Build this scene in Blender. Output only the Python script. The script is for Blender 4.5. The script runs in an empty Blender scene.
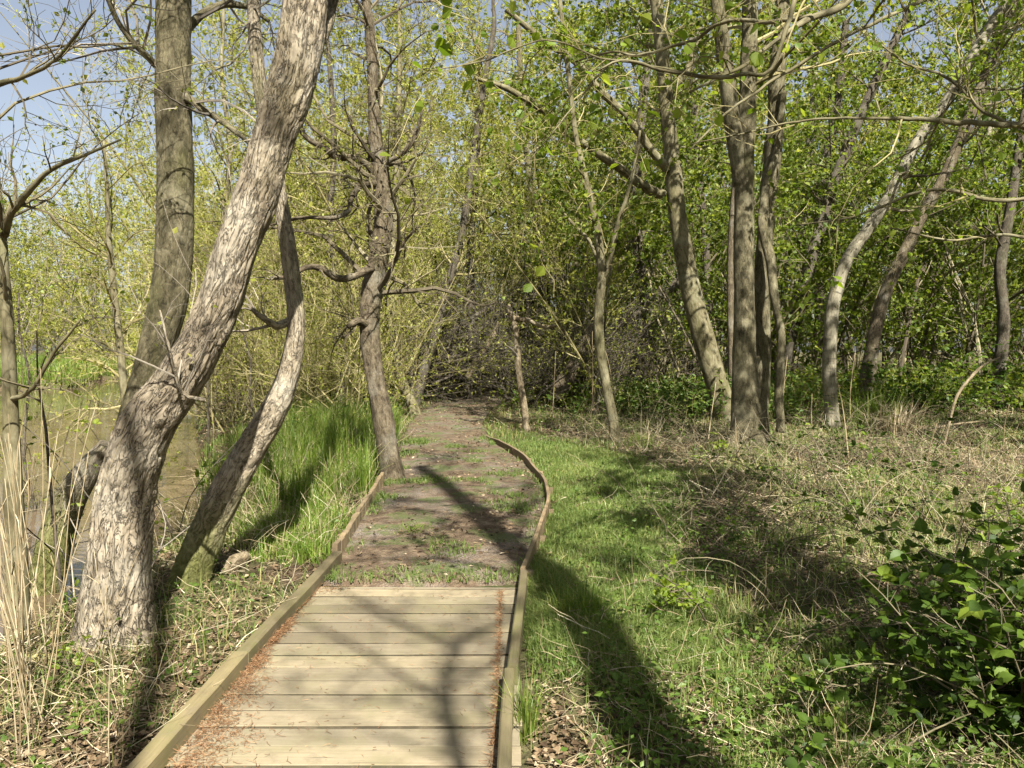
import bpy, math
import numpy as np
from mathutils import Vector

scene = bpy.context.scene
col = scene.collection
R = np.random.default_rng(11)

# ------------------------------------------------------------------ camera geometry
CAMZ = 1.58
FPX = 760.0
PITCH = math.atan(39.0 / FPX)
CP, SP = math.cos(PITCH), math.sin(PITCH)
SUN_EL = math.radians(47)
SUN_H = np.array([0.30, -0.954])            # horizontal direction TOWARDS the sun (behind the viewer, to the right)
SUN_H /= np.linalg.norm(SUN_H)


def at(px, py, Y):
    """world point that stands at depth Y and shows at that place in the photograph"""
    a = (px - 512.0) / FPX
    b = (384.0 - py) / FPX
    t = Y / (CP + b * SP)
    return np.array([a * t, Y, CAMZ + t * (-SP + b * CP)])


# ------------------------------------------------------------------ noise
def _hash(ix, iy, iz, seed):
    h = (ix * 374761393 + iy * 668265263 + iz * 2147483647 + seed * 144269504) & 0xFFFFFFFF
    h = ((h ^ (h >> 13)) * 1274126177) & 0xFFFFFFFF
    h = ((h ^ (h >> 16)) * 2246822519) & 0xFFFFFFFF
    return ((h ^ (h >> 15)) & 0xFFFFFF) / float(0xFFFFFF)


def vnoise(P, seed=0):
    P = np.asarray(P, dtype=np.float64)
    i = np.floor(P).astype(np.int64)
    f = P - i
    f = f * f * (3 - 2 * f)
    x, y, z = i[..., 0], i[..., 1], i[..., 2]
    fx, fy, fz = f[..., 0], f[..., 1], f[..., 2]
    r = 0
    for dx in (0, 1):
        wx = fx if dx else 1 - fx
        for dy in (0, 1):
            wy = fy if dy else 1 - fy
            for dz in (0, 1):
                wz = fz if dz else 1 - fz
                r = r + wx * wy * wz * _hash(x + dx, y + dy, z + dz, seed)
    return r


def fbm(P, octaves=3, seed=0):
    P = np.asarray(P, dtype=np.float64)
    s, a, t = 0, 1.0, 0
    for o in range(octaves):
        s = s + a * vnoise(P * 2 ** o, seed + o * 17)
        t += a
        a *= 0.5
    return s / t


def n2(X, Y, scale, octaves=3, seed=0):
    X = np.asarray(X, dtype=np.float64)
    Y = np.asarray(Y, dtype=np.float64)
    return fbm(np.stack([X * scale, Y * scale, np.zeros_like(X) + 0.37], -1), octaves, seed)


def sstep(e0, e1, x):
    t = np.clip((x - e0) / (e1 - e0), 0, 1)
    return t * t * (3 - 2 * t)


def unit(v):
    return v / np.maximum(np.linalg.norm(v, axis=-1, keepdims=True), 1e-9)


# ------------------------------------------------------------------ mesh building
class Geo:
    """collects vertices and faces, then links them as one mesh object"""

    def __init__(self):
        self.V, self.F, self.rnd, self.tc, self.M = [], [], [], [], []
        self.n = 0

    def add(self, V, faces, rnd=None, tc=None, mat=0):
        V = np.asarray(V, dtype=np.float32).reshape(-1, 3)
        k = len(V)
        self.V.append(V)
        for f in faces:
            f = np.asarray(f, dtype=np.int64)
            if len(f):
                self.F.append(f + self.n)
                self.M.append(np.full(len(f), mat, dtype=np.int32))
        self.rnd.append(np.zeros(k, np.float32) if rnd is None else np.broadcast_to(np.asarray(rnd, np.float32), (k,)).copy())
        self.tc.append(V.copy() if tc is None else np.asarray(tc, np.float32).reshape(-1, 3))
        self.n += k

    def build(self, name, mats, parent=None, smooth=True):
        me = bpy.data.meshes.new(name)
        if not isinstance(mats, (list, tuple)):
            mats = [mats]
        if self.n:
            V = np.concatenate(self.V)
            sizes = np.concatenate([np.full(len(f), f.shape[1], np.int32) for f in self.F])
            loops = np.concatenate([f.ravel() for f in self.F]).astype(np.int32)
            starts = np.zeros(len(sizes), np.int32)
            starts[1:] = np.cumsum(sizes)[:-1]
            me.vertices.add(len(V))
            me.vertices.foreach_set('co', V.ravel())
            me.loops.add(len(loops))
            me.loops.foreach_set('vertex_index', loops)
            me.polygons.add(len(sizes))
            me.polygons.foreach_set('loop_start', starts)
            me.polygons.foreach_set('loop_total', sizes)
            me.polygons.foreach_set('material_index', np.concatenate(self.M))
            me.polygons.foreach_set('use_smooth', np.full(len(sizes), smooth, dtype=bool))
            a = me.attributes.new('rnd', 'FLOAT', 'POINT')
            a.data.foreach_set('value', np.concatenate(self.rnd))
            a = me.attributes.new('tc', 'FLOAT_VECTOR', 'POINT')
            a.data.foreach_set('vector', np.concatenate(self.tc).ravel())
            me.update(calc_edges=True)
        for m in mats:
            me.materials.append(m)
        o = bpy.data.objects.new(name, me)
        col.objects.link(o)
        if parent is not None:
            o.parent = parent
        return o


def tag(o, label=None, cat=None, group=None, kind=None):
    if label:
        o['label'] = label
    if cat:
        o['category'] = cat
    if group:
        o['group'] = group
    if kind:
        o['kind'] = kind
    return o


def thing(name, label, cat, group=None):
    o = bpy.data.objects.new(name, None)
    o.empty_display_size = 0.2
    col.objects.link(o)
    return tag(o, label, cat, group)


# ---- many thin tubes at once: P[n,k,3], rad[n,k]
def tubes(g, P, rad, sides=4, rnd=None, mat=0, cap=False):
    P = np.asarray(P, float)
    n, k, _ = P.shape
    if n == 0:
        return
    rad = np.broadcast_to(np.asarray(rad, float), (n, k))
    T = np.empty_like(P)
    T[:, 1:-1] = P[:, 2:] - P[:, :-2]
    T[:, 0] = P[:, 1] - P[:, 0]
    T[:, -1] = P[:, -1] - P[:, -2]
    T = unit(T)
    ref = unit(np.cross(P[:, -1] - P[:, 0], np.array([0.31, 0.52, 0.79])))[:, None, :]
    ref = np.broadcast_to(ref, P.shape)
    A = unit(np.cross(T, np.cross(ref, T)))
    B = np.cross(T, A)
    th = np.arange(sides) * 2 * np.pi / sides
    c, s = np.cos(th), np.sin(th)
    ring = A[:, :, None, :] * c[:, None] + B[:, :, None, :] * s[:, None]
    V = P[:, :, None, :] + ring * rad[:, :, None, None]
    L = np.zeros((n, k))
    L[:, 1:] = np.cumsum(np.linalg.norm(P[:, 1:] - P[:, :-1], axis=-1), axis=1)
    off = R.random(n)[:, None] * 50
    r0 = rad.max(axis=1)[:, None, None]
    tc = np.empty((n, k, sides, 3))
    tc[..., 0] = c * r0
    tc[..., 1] = s * r0
    tc[..., 2] = (L + off)[:, :, None]
    idx = np.arange(n * k * sides).reshape(n, k, sides)
    nx = np.roll(idx, -1, axis=2)
    q = np.stack([idx[:, :-1], nx[:, :-1], nx[:, 1:], idx[:, 1:]], -1).reshape(-1, 4)
    faces = [q]
    if cap:
        for e in (0, -1):
            r = idx[:, e, :] if e else idx[:, e, ::-1]
            faces.append(r.reshape(n, sides))
    rn = R.random(n) if rnd is None else np.broadcast_to(rnd, (n,))
    g.add(V, faces, np.repeat(rn, k * sides), tc, mat)


def grow(P0, D0, length, k, wander=0.18, trop=0.05, tropdir=(0, 0, 1), keep=0.0):
    """random walks: n starts -> polylines [n,k+1,3]"""
    n = len(P0)
    P = np.empty((n, k + 1, 3))
    P[:, 0] = P0
    d = unit(np.asarray(D0, float))
    st = (np.broadcast_to(length, (n,)) / k)[:, None]
    td = np.asarray(tropdir, float)
    bend = R.normal(size=(n, 3)) * wander * 0.5
    for i in range(k):
        d = unit(d + R.normal(size=(n, 3)) * wander + bend + td * trop)
        P[:, i + 1] = P[:, i] + d * st
    return P


def sprout(P, rad, m, t0=0.2, t1=1.0, ang=(35, 70)):
    """m children per polyline: start points, directions, radius there, parent parameter"""
    n, k, _ = P.shape
    t = t0 + (t1 - t0) * R.random((n, m))
    x = t * (k - 1)
    i = np.minimum(x.astype(int), k - 2)
    f = (x - i)[..., None]
    rows = np.arange(n)[:, None]
    a, b = P[rows, i], P[rows, i + 1]
    S = a + (b - a) * f
    T = unit(b - a)
    rr = rad[rows, i] * (1 - f[..., 0]) + rad[rows, i + 1] * f[..., 0]
    rv = R.normal(size=S.shape)
    perp = unit(rv - T * (rv * T).sum(-1, keepdims=True))
    an = np.radians(ang[0] + (ang[1] - ang[0]) * R.random((n, m)))[..., None]
    D = T * np.cos(an) + perp * np.sin(an)
    return S.reshape(-1, 3), D.reshape(-1, 3), rr.ravel(), t.ravel()


def taper(n, k, r0, r1, p=1.0):
    t = np.linspace(0, 1, k) ** p
    r0 = np.broadcast_to(r0, (n,))[:, None]
    r1 = np.broadcast_to(r1, (n,))[:, None]
    return r0 * (1 - t) + r1 * t


# ---- leaves. simple = folded rhomb of 4 points, rich = 8 points with a toothed outline
def leaves(g, P, D, size, width=0.55, rich=False, up=0.6, rnd=None, mat=0):
    n = len(P)
    if n == 0:
        return
    size = np.broadcast_to(size, (n,))[:, None]
    d = unit(D)
    nrm = unit(R.normal(size=(n, 3)) + np.array([0, 0, up * 2.0]))
    s = unit(np.cross(d, nrm))
    nrm = np.cross(s, d)
    w = size * width * 0.5
    rn = R.random(n) if rnd is None else rnd
    if not rich:
        droop = nrm * size * (0.12 * R.normal(size=(n, 1)))
        V = np.stack([P, P + d * size * 0.45 + s * w + nrm * size * 0.1, P + d * size + droop,
                      P + d * size * 0.45 - s * w + nrm * size * 0.1], 1)
        b = np.arange(n)[:, None] * 4
        f = np.concatenate([b + np.array([[0, 1, 2]]), b + np.array([[0, 2, 3]])])
        g.add(V, [f], np.repeat(rn, 4), None, mat)
    else:
        prof = [(0.0, 0.0), (0.08, 0.42), (0.28, 0.9), (0.36, 0.86), (0.52, 1.0), (0.6, 0.82), (0.76, 0.62), (0.84, 0.34), (1.0, 0.0)]
        m = len(prof)
        mid = [P + d * size * t - nrm * size * (0.02 + 0.16 * t * t) for t, _ in prof]
        L = [mid[i] + s * w * prof[i][1] + nrm * size * 0.10 * prof[i][1] for i in range(1, m - 1)]
        Rr = [mid[i] - s * w * prof[i][1] + nrm * size * 0.10 * prof[i][1] for i in range(1, m - 1)]
        V = np.stack(mid + L + Rr, 1)
        nv = V.shape[1]
        b = np.arange(n)[:, None] * nv
        tris, quads = [], []
        Li = lambda i: m + i - 1
        Ri = lambda i: m + (m - 2) + i - 1
        tris += [[0, 1, Li(1)], [0, Ri(1), 1], [m - 2, m - 1, Li(m - 2)], [m - 2, Ri(m - 2), m - 1]]
        for i in range(1, m - 2):
            quads += [[i, i + 1, Li(i + 1), Li(i)], [i, Ri(i), Ri(i + 1), i + 1]]
        T = np.concatenate([b + np.array([t]) for t in tris])
        Q = np.concatenate([b + np.array([t]) for t in quads])
        g.add(V, [T, Q], np.repeat(rn, nv), None, mat)


# ---- grass blades: bent ribbons
def blades(g, P, h, w, lean=0.35, rnd=None, az=None, mat=0):
    n = len(P)
    if n == 0:
        return
    h = np.broadcast_to(h, (n,))[:, None]
    w = np.broadcast_to(w, (n,))[:, None]
    a = R.random(n) * 2 * np.pi if az is None else az
    dirn = np.stack([np.cos(a), np.sin(a), np.zeros(n)], 1)
    b = a + np.pi / 2 + R.normal(size=n) * 0.6
    side = np.stack([np.cos(b), np.sin(b), np.zeros(n)], 1)
    ln = np.abs(R.normal(size=(n, 1))) * lean
    up = np.array([0, 0, 1.0])
    p1 = P + up * h * 0.5 + dirn * h * ln * 0.3
    p2 = P + up * h * (1.0 - 0.35 * np.minimum(ln, 1.2)) + dirn * h * ln
    V = np.stack([P - side * w * .5, P + side * w * .5, p1 + side * w * .42, p1 - side * w * .42, p2], 1)
    i = np.arange(n)[:, None] * 5
    rn = R.random(n) if rnd is None else rnd
    rr = np.stack([rn, rn, rn, rn, rn], 1)
    tcz = np.stack([np.zeros(n), np.zeros(n), np.full(n, .5), np.full(n, .5), np.ones(n)], 1)
    tc = np.stack([tcz, tcz, tcz], -1)
    g.add(V, [i + np.array([[0, 1, 2, 3]]), i + np.array([[3, 2, 4]])], rr.ravel(), tc, mat)


def ribbons(g, P, D, length, w, k=3, wander=0.12, sag=0.0, rnd=None, mat=0):
    """dry stalks lying or leaning: three sided thin tubes"""
    pts = grow(P, D, length, k, wander, -sag)
    n = len(P)
    tubes(g, pts, taper(n, k + 1, np.broadcast_to(w, (n,)) * 0.5, np.broadcast_to(w, (n,)) * 0.25), 3, rnd, mat)


# ---- one good trunk: smooth polyline, root flare, ridged bark relief
def catmull(P, rad, step):
    P = np.asarray(P, float)
    rad = np.asarray(rad, float)
    Q = np.vstack([2 * P[0] - P[1], P, 2 * P[-1] - P[-2]])
    rr = np.concatenate([[rad[0]], rad, [rad[-1]]])
    out, ro = [], []
    for i in range(1, len(Q) - 2):
        L = np.linalg.norm(Q[i + 1] - Q[i])
        m = max(2, int(math.ceil(L / step)))
        t = (np.arange(m) / m)[:, None]
        p0, p1, p2, p3 = Q[i - 1], Q[i], Q[i + 1], Q[i + 2]
        out.append(0.5 * (2 * p1 + (p2 - p0) * t + (2 * p0 - 5 * p1 + 4 * p2 - p3) * t ** 2 + (-p0 + 3 * p1 - 3 * p2 + p3) * t ** 3))
        ro.append(rr[i] + (rr[i + 1] - rr[i]) * (t[:, 0] * t[:, 0] * (3 - 2 * t[:, 0])))
    out.append(Q[-2][None])
    ro.append(np.array([rr[-2]]))
    return np.vstack(out), np.concatenate(ro)


def trunk(g, P, rad, sides=16, step=0.08, flare=0.35, flare_h=0.3, lump=0.10, ridge=0.0, rscale=14.0, seed=0, rnd=0.5, mat=0, wob=0.0):
    C, rr = catmull(P, rad, step)
    k = len(C)
    if wob:
        q = C / max(rr.mean() * 9, 0.05) + seed
        off_ = np.stack([fbm(q, 2, seed + j) - 0.5 for j in range(3)], 1)
        C = C + off_ * (rr * wob * 4)[:, None] * np.minimum(np.arange(k) / 4.0, 1)[:, None]
    T = np.gradient(C, axis=0)
    T = unit(T)
    A = np.empty_like(C)
    v = np.cross(T[0], np.array([0.0, 1.0, 0.12]))
    v = np.cross(v, T[0])
    v = v / np.linalg.norm(v)
    for i in range(k):
        v = v - T[i] * (v @ T[i])
        v = v / np.linalg.norm(v)
        A[i] = v
    B = np.cross(T, A)
    s = np.zeros(k)
    s[1:] = np.cumsum(np.linalg.norm(C[1:] - C[:-1], axis=1))
    th = np.arange(sides) * 2 * np.pi / sides
    c, sn = np.cos(th), np.sin(th)
    rm = float(np.mean(rr))
    tc = np.empty((k, sides, 3))
    tc[..., 0] = c * rm
    tc[..., 1] = sn * rm
    tc[..., 2] = s[:, None]
    q = tc + seed * 7.13
    f = np.ones((k, sides))
    fl = np.exp(-s / max(flare_h, 1e-3))[:, None]
    f += flare * fl * (1 + 0.7 * np.sin(th * 3 + seed)[None] + 0.4 * np.sin(th * 5 + 2 * seed)[None])
    f += lump * (fbm(q * np.array([3.5 / rm * 0.3, 3.5 / rm * 0.3, 2.2]), 2, seed + 3) - 0.5) * 2
    if ridge:
        nz = fbm(q * np.array([rscale, rscale, rscale * 0.22]) + (fbm(q * 6, 2, 5) * 0.8)[..., None], 3, seed + 9)
        rg = 1 - np.abs(nz * 2 - 1) * 2.4
        f -= ridge * np.clip(rg, 0, 1) ** 1.5
        f += ridge * 0.5 * (fbm(q * np.array([rscale * 2, rscale * 2, rscale * 0.9]), 2, seed + 4) - 0.5)
    rad2 = rr[:, None] * f
    V = C[:, None, :] + (A[:, None, :] * c[None, :, None] + B[:, None, :] * sn[None, :, None]) * rad2[..., None]
    idx = np.arange(k * sides).reshape(k, sides)
    nx = np.roll(idx, -1, axis=1)
    quads = np.stack([idx[:-1], nx[:-1], nx[1:], idx[1:]], -1).reshape(-1, 4)
    g.add(V, [quads, idx[-1:].copy(), idx[:1, ::-1].copy()], rnd, tc + np.array([0, 0, seed * 3.7]), mat)
    return C, rr


def box(g, lo, hi, rnd=0.5, mat=0, bev=0.0):
    lo, hi = np.asarray(lo, float), np.asarray(hi, float)
    V = np.array([[x, y, z] for z in (lo[2], hi[2]) for y in (lo[1], hi[1]) for x in (lo[0], hi[0])])
    F = np.array([[0, 2, 3, 1], [4, 5, 7, 6], [0, 1, 5, 4], [2, 6, 7, 3], [0, 4, 6, 2], [1, 3, 7, 5]])
    g.add(V, [F], rnd, None, mat)


def prism_along(g, C, half_w, z0, z1, rnd=0.5, cham=0.006, mat=0):
    """a board that follows the polyline C (x, y), from z0 to z1 (numbers or arrays), with eased upper arrises"""
    C = np.asarray(C, float)
    k = len(C)
    T = np.gradient(C, axis=0)
    T = T / np.linalg.norm(T, axis=1, keepdims=True)
    N = np.stack([T[:, 1], -T[:, 0]], 1)
    z0 = np.broadcast_to(z0, (k,))
    z1 = np.broadcast_to(z1, (k,))
    prof = [(-1, z0, 0), (-1, z1 - cham, 0), (-1 + cham / half_w, z1, 0), (1 - cham / half_w, z1, 0), (1, z1 - cham, 0), (1, z0, 0)]
    V = np.empty((k, 6, 3))
    for j, (u, z, _) in enumerate(prof):
        V[:, j, :2] = C + N * (half_w * u)
        V[:, j, 2] = z
    idx = np.arange(k * 6).reshape(k, 6)
    nx = np.roll(idx, -1, axis=1)
    q = np.stack([idx[:-1], idx[1:], nx[1:], nx[:-1]], -1).reshape(-1, 4)
    s = np.zeros(k)
    s[1:] = np.cumsum(np.linalg.norm(C[1:] - C[:-1], axis=1))
    tc = np.empty((k, 6, 3))
    tc[..., 0] = np.array([-1, -1, -.9, .9, 1, 1]) * half_w
    tc[..., 1] = np.repeat(s[:, None], 6, 1) + rnd * 9
    tc[..., 2] = V[..., 2]
    g.add(V, [q, idx[:1].copy(), idx[-1:, ::-1].copy()], rnd, tc, mat)
# ------------------------------------------------------------------ materials
class NT:
    def __init__(self, name):
        self.m = bpy.data.materials.new(name)
        self.m.use_nodes = True
        self.t = self.m.node_tree
        self.t.nodes.clear()
        self.out = self.n('ShaderNodeOutputMaterial')

    def n(self, typ, **kw):
        x = self.t.nodes.new(typ)
        for k, v in kw.items():
            setattr(x, k, v)
        return x

    def l(self, a, b):
        self.t.links.new(a, b)

    def attr(self, name):
        return self.n('ShaderNodeAttribute', attribute_name=name)

    def noise(self, vec, scale, detail=3, rough=0.55, dist=0.0):
        x = self.n('ShaderNodeTexNoise')
        x.inputs['Scale'].default_value = scale
        x.inputs['Detail'].default_value = detail
        x.inputs['Roughness'].default_value = rough
        x.inputs['Distortion'].default_value = dist
        if vec is not None:
            self.l(vec, x.inputs['Vector'])
        return x.outputs['Fac']

    def ramp(self, fac, stops, interp='LINEAR'):
        x = self.n('ShaderNodeValToRGB')
        x.color_ramp.interpolation = interp
        e = x.color_ramp.elements
        while len(e) < len(stops):
            e.new(0.5)
        for k, (p, c) in enumerate(stops):
            e[k].position = p
            e[k].color = (*c, 1) if len(c) == 3 else c
        self.l(fac, x.inputs['Fac'])
        return x.outputs['Color']

    def fac(self, f, a, b):
        """map f from a..b to 0..1"""
        x = self.n('ShaderNodeMapRange')
        x.inputs['From Min'].default_value = a
        x.inputs['From Max'].default_value = b
        self.l(f, x.inputs['Value'])
        return x.outputs['Result']

    def mix(self, f, a, b, blend='MIX'):
        x = self.n('ShaderNodeMix', data_type='RGBA', blend_type=blend)
        if isinstance(f, (int, float)):
            x.inputs['Factor'].default_value = f
        else:
            self.l(f, x.inputs['Factor'])
        for s, v in ((x.inputs[6], a), (x.inputs[7], b)):
            if isinstance(v, tuple):
                s.default_value = (*v, 1)
            else:
                self.l(v, s)
        return x.outputs[2]

    def math(self, op, a, b=None):
        x = self.n('ShaderNodeMath', operation=op)
        for s, v in ((x.inputs[0], a), (x.inputs[1], b)):
            if v is None:
                continue
            if isinstance(v, (int, float)):
                s.default_value = v
            else:
                self.l(v, s)
        return x.outputs[0]

    def scale(self, vec, s):
        x = self.n('ShaderNodeMapping')
        x.inputs['Scale'].default_value = s
        self.l(vec, x.inputs['Vector'])
        return x.outputs['Vector']

    def bump(self, h, strength, dist):
        x = self.n('ShaderNodeBump')
        x.inputs['Strength'].default_value = strength
        x.inputs['Distance'].default_value = dist
        self.l(h, x.inputs['Height'])
        return x.outputs['Normal']

    def principled(self, color, rough=0.85, normal=None, spec=0.3):
        p = self.n('ShaderNodeBsdfPrincipled')
        if isinstance(color, tuple):
            p.inputs['Base Color'].default_value = (*color, 1)
        else:
            self.l(color, p.inputs['Base Color'])
        if isinstance(rough, (int, float)):
            p.inputs['Roughness'].default_value = rough
        else:
            self.l(rough, p.inputs['Roughness'])
        p.inputs['Specular IOR Level'].default_value = spec
        if normal is not None:
            self.l(normal, p.inputs['Normal'])
        self.l(p.outputs[0], self.out.inputs['Surface'])
        return p


def leaf_mat(name, stops, trans=0.45, tmul=1.6, gloss=0.015, grough=0.5):
    t = NT(name)
    c = t.ramp(t.attr('rnd').outputs['Fac'], stops)
    tcol = t.mix(1.0, c, (tmul, tmul * 1.0, tmul * 0.55), 'MULTIPLY')
    d = t.n('ShaderNodeBsdfDiffuse')
    t.l(c, d.inputs['Color'])
    tr = t.n('ShaderNodeBsdfTranslucent')
    t.l(tcol, tr.inputs['Color'])
    mx = t.n('ShaderNodeMixShader')
    mx.inputs[0].default_value = trans
    t.l(d.outputs[0], mx.inputs[1])
    t.l(tr.outputs[0], mx.inputs[2])
    if gloss:
        gl = t.n('ShaderNodeBsdfGlossy')
        gl.inputs['Roughness'].default_value = grough
        gl.inputs['Color'].default_value = (0.9, 0.95, 0.9, 1)
        m2 = t.n('ShaderNodeMixShader')
        m2.inputs[0].default_value = gloss
        t.l(mx.outputs[0], m2.inputs[1])
        t.l(gl.outputs[0], m2.inputs[2])
        mx = m2
    t.l(mx.outputs[0], t.out.inputs['Surface'])
    return t.m


def bark_mat(name, dark, mid, light, furrow=10.0, lich=(0.45, 0.45, 0.40), lich_amt=0.5, moss=(0.07, 0.085, 0.02), moss_amt=0.3,
             bump=0.6, base_moss=0.0, bands=0.0, fissure=0.55):
    """bark in the trunk's own straightened coordinates, so that the furrows follow the stem"""
    t = NT(name)
    tc = t.attr('tc').outputs['Vector']
    st = t.scale(tc, (furrow * 1.9, furrow * 1.9, furrow * 0.62))
    nz = t.noise(st, 1.0, 5, 0.65, 0.6)
    vor = t.n('ShaderNodeTexVoronoi', feature='DISTANCE_TO_EDGE')
    vor.inputs['Scale'].default_value = 1.0
    vor.inputs['Randomness'].default_value = 1.0
    dst = t.n('ShaderNodeVectorMath', operation='MULTIPLY_ADD')
    nn = t.n('ShaderNodeTexNoise')
    nn.inputs['Scale'].default_value = 2.5
    nn.inputs['Detail'].default_value = 3
    t.l(st, nn.inputs['Vector'])
    t.l(nn.outputs['Color'], dst.inputs[0])
    dst.inputs[1].default_value = (0.7, 0.7, 0.7)
    t.l(st, dst.inputs[2])
    t.l(dst.outputs[0], vor.inputs['Vector'])
    crack = t.fac(vor.outputs['Distance'], 0.0, 0.16)
    fine = t.noise(t.scale(tc, (furrow * 5, furrow * 5, furrow * 1.6)), 1.0, 3, 0.6)
    c = t.ramp(nz, [(0.3, dark), (0.5, mid), (0.7, light)])
    c = t.mix(t.math('MULTIPLY', t.fac(crack, 0.5, 0.0), t.fac(nz, 0.62, 0.36)), c, tuple(x * 0.5 for x in dark))
    fis = t.noise(t.scale(tc, (furrow * 3.4, furrow * 3.4, furrow * 0.75)), 1.0, 4, 0.7, 1.2)
    fism = t.fac(t.math('ABSOLUTE', t.math('SUBTRACT', fis, 0.5)), 0.03, 0.0)
    c = t.mix(t.math('MULTIPLY', fism, fissure), c, tuple(x * 0.22 for x in dark))
    big = t.noise(tc, 3.2, 4, 0.6, 0.3)
    c = t.mix(t.math('MULTIPLY', t.fac(big, 0.52, 0.66), lich_amt), c, lich)
    big2 = t.noise(t.scale(tc, (4, 4, 1.1)), 1.3, 4, 0.65)
    c = t.mix(t.math('MULTIPLY', t.fac(big2, 0.53, 0.68), moss_amt), c, moss)
    if base_moss:
        geo = t.n('ShaderNodeNewGeometry')
        sep = t.n('ShaderNodeSeparateXYZ')
        t.l(geo.outputs['Position'], sep.inputs[0])
        low = t.fac(t.math('ADD', sep.outputs['Z'], t.math('MULTIPLY', big2, 0.9)), base_moss + 0.5, base_moss)
        c = t.mix(t.math('MULTIPLY', low, 0.85), c, moss)
    c = t.mix(0.5, c, t.ramp(fine, [(0.28, (0.5, 0.48, 0.45)), (0.7, (1.25, 1.25, 1.25))]), 'MULTIPLY')
    h = t.math('ADD', t.math('SUBTRACT', t.math('MULTIPLY', crack, 0.5), t.math('MULTIPLY', fism, 0.9 * fissure)), t.math('ADD', t.math('MULTIPLY', nz, 0.8), t.math('MULTIPLY', fine, 0.35)))
    if bands:
        sepb = t.n('ShaderNodeSeparateXYZ')
        t.l(tc, sepb.inputs[0])
        bn = t.noise(t.scale(tc, (3, 3, 22)), 1.0, 3, 0.6)
        c = t.mix(t.math('MULTIPLY', t.fac(bn, 0.58, 0.66), bands), c, (0.04, 0.035, 0.03))
    t.principled(c, 0.9, t.bump(h, bump, 0.012), 0.15)
    return t.m


def plain_mat(name, stops, rough=0.85, scale=30.0, spec=0.2, bump=0.0):
    t = NT(name)
    c = t.ramp(t.attr('rnd').outputs['Fac'], stops)
    nz = t.noise(t.attr('tc').outputs['Vector'], scale, 3)
    c = t.mix(0.6, c, t.ramp(nz, [(0.25, (0.6, 0.6, 0.6)), (0.75, (1.25, 1.25, 1.25))]), 'MULTIPLY')
    t.principled(c, rough, t.bump(nz, bump, 0.01) if bump else None, spec)
    return t.m


def wood_mat(name, a, b, green=(0.16, 0.17, 0.06), green_amt=0.5, along=1):
    """weathered timber; grain runs along axis `along` of tc"""
    t = NT(name)
    tc = t.attr('tc').outputs['Vector']
    sc = [55, 55, 55]
    sc[along] = 2.2
    grain = t.noise(t.scale(tc, tuple(sc)), 1.0, 5, 0.65, 0.4)
    rn = t.attr('rnd').outputs['Fac']
    c = t.mix(grain, a, b)
    c = t.mix(1.0, c, t.ramp(rn, [(0, (0.60, 0.59, 0.56)), (0.5, (0.92, 0.92, 0.90)), (1, (1.22, 1.19, 1.10))]), 'MULTIPLY')
    geo = t.n('ShaderNodeNewGeometry')
    bl = t.noise(geo.outputs['Position'], 3.0, 5, 0.65)
    c = t.mix(t.math('MULTIPLY', t.fac(bl, 0.46, 0.66), green_amt), c, green)
    st = t.noise(geo.outputs['Position'], 9.0, 5, 0.7)
    c = t.mix(t.math('MULTIPLY', t.fac(st, 0.50, 0.66), 0.6), c, (0.15, 0.12, 0.075))
    sc2 = [160, 160, 160]
    sc2[along] = 5
    crk = t.noise(t.scale(tc, tuple(sc2)), 1.0, 2, 0.5)
    c = t.mix(t.math('MULTIPLY', t.fac(crk, 0.66, 0.74), 0.6), c, (0.06, 0.05, 0.035))
    t.principled(c, 0.85, t.bump(t.math('ADD', grain, t.math('MULTIPLY', crk, -0.5)), 0.35, 0.004), 0.2)
    return t.m


M = {}
# trunks
M['bark_big'] = bark_mat('furrowed_grey_bark', (0.150, 0.120, 0.080), (0.215, 0.177, 0.122), (0.30, 0.256, 0.185), 9, (0.36, 0.325, 0.25), 0.45, (0.10, 0.085, 0.03), 0.30, 1.0, fissure=0.85)
M['bark_lean'] = bark_mat('mossy_grey_bark', (0.17, 0.14, 0.096), (0.24, 0.20, 0.138), (0.325, 0.280, 0.20), 11, (0.39, 0.36, 0.28), 0.45, (0.105, 0.112, 0.025), 0.45, 0.8, base_moss=0.6, fissure=0.8)
M['bark_alder'] = bark_mat('olive_grey_bark', (0.061, 0.053, 0.030), (0.129, 0.111, 0.063), (0.206, 0.181, 0.109), 14, (0.276, 0.253, 0.161), 0.45, (0.070, 0.069, 0.022), 0.5, 0.5)
M['bark_brown'] = bark_mat('brown_grey_bark', (0.057, 0.044, 0.027), (0.114, 0.091, 0.057), (0.184, 0.149, 0.097), 16, (0.293, 0.271, 0.211), 0.4, (0.082, 0.081, 0.029), 0.3, 0.5)
M['bark_smooth'] = bark_mat('smooth_olive_bark', (0.074, 0.063, 0.032), (0.138, 0.120, 0.065), (0.212, 0.190, 0.113), 6, (0.284, 0.267, 0.178), 0.4, (0.074, 0.073, 0.022), 0.45, 0.3, fissure=0.12)
M['bark_birch'] = bark_mat('pale_birch_bark', (0.102, 0.088, 0.056), (0.193, 0.173, 0.119), (0.279, 0.254, 0.183), 7, (0.315, 0.289, 0.221), 0.4, (0.102, 0.094, 0.051), 0.35, 0.3, bands=0.75, fissure=0.12)
M['bark_dark'] = bark_mat('dark_damp_bark', (0.045, 0.038, 0.028), (0.085, 0.07, 0.05), (0.14, 0.12, 0.085), 14, (0.2, 0.19, 0.15), 0.35, (0.06, 0.065, 0.025), 0.35, 0.5)
M['bark_pale'] = bark_mat('peeled_pale_wood', (0.12, 0.09, 0.05), (0.21, 0.165, 0.10), (0.32, 0.265, 0.175), 12, (0.34, 0.3, 0.22), 0.3, (0.12, 0.105, 0.04), 0.4, 0.4)
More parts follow.
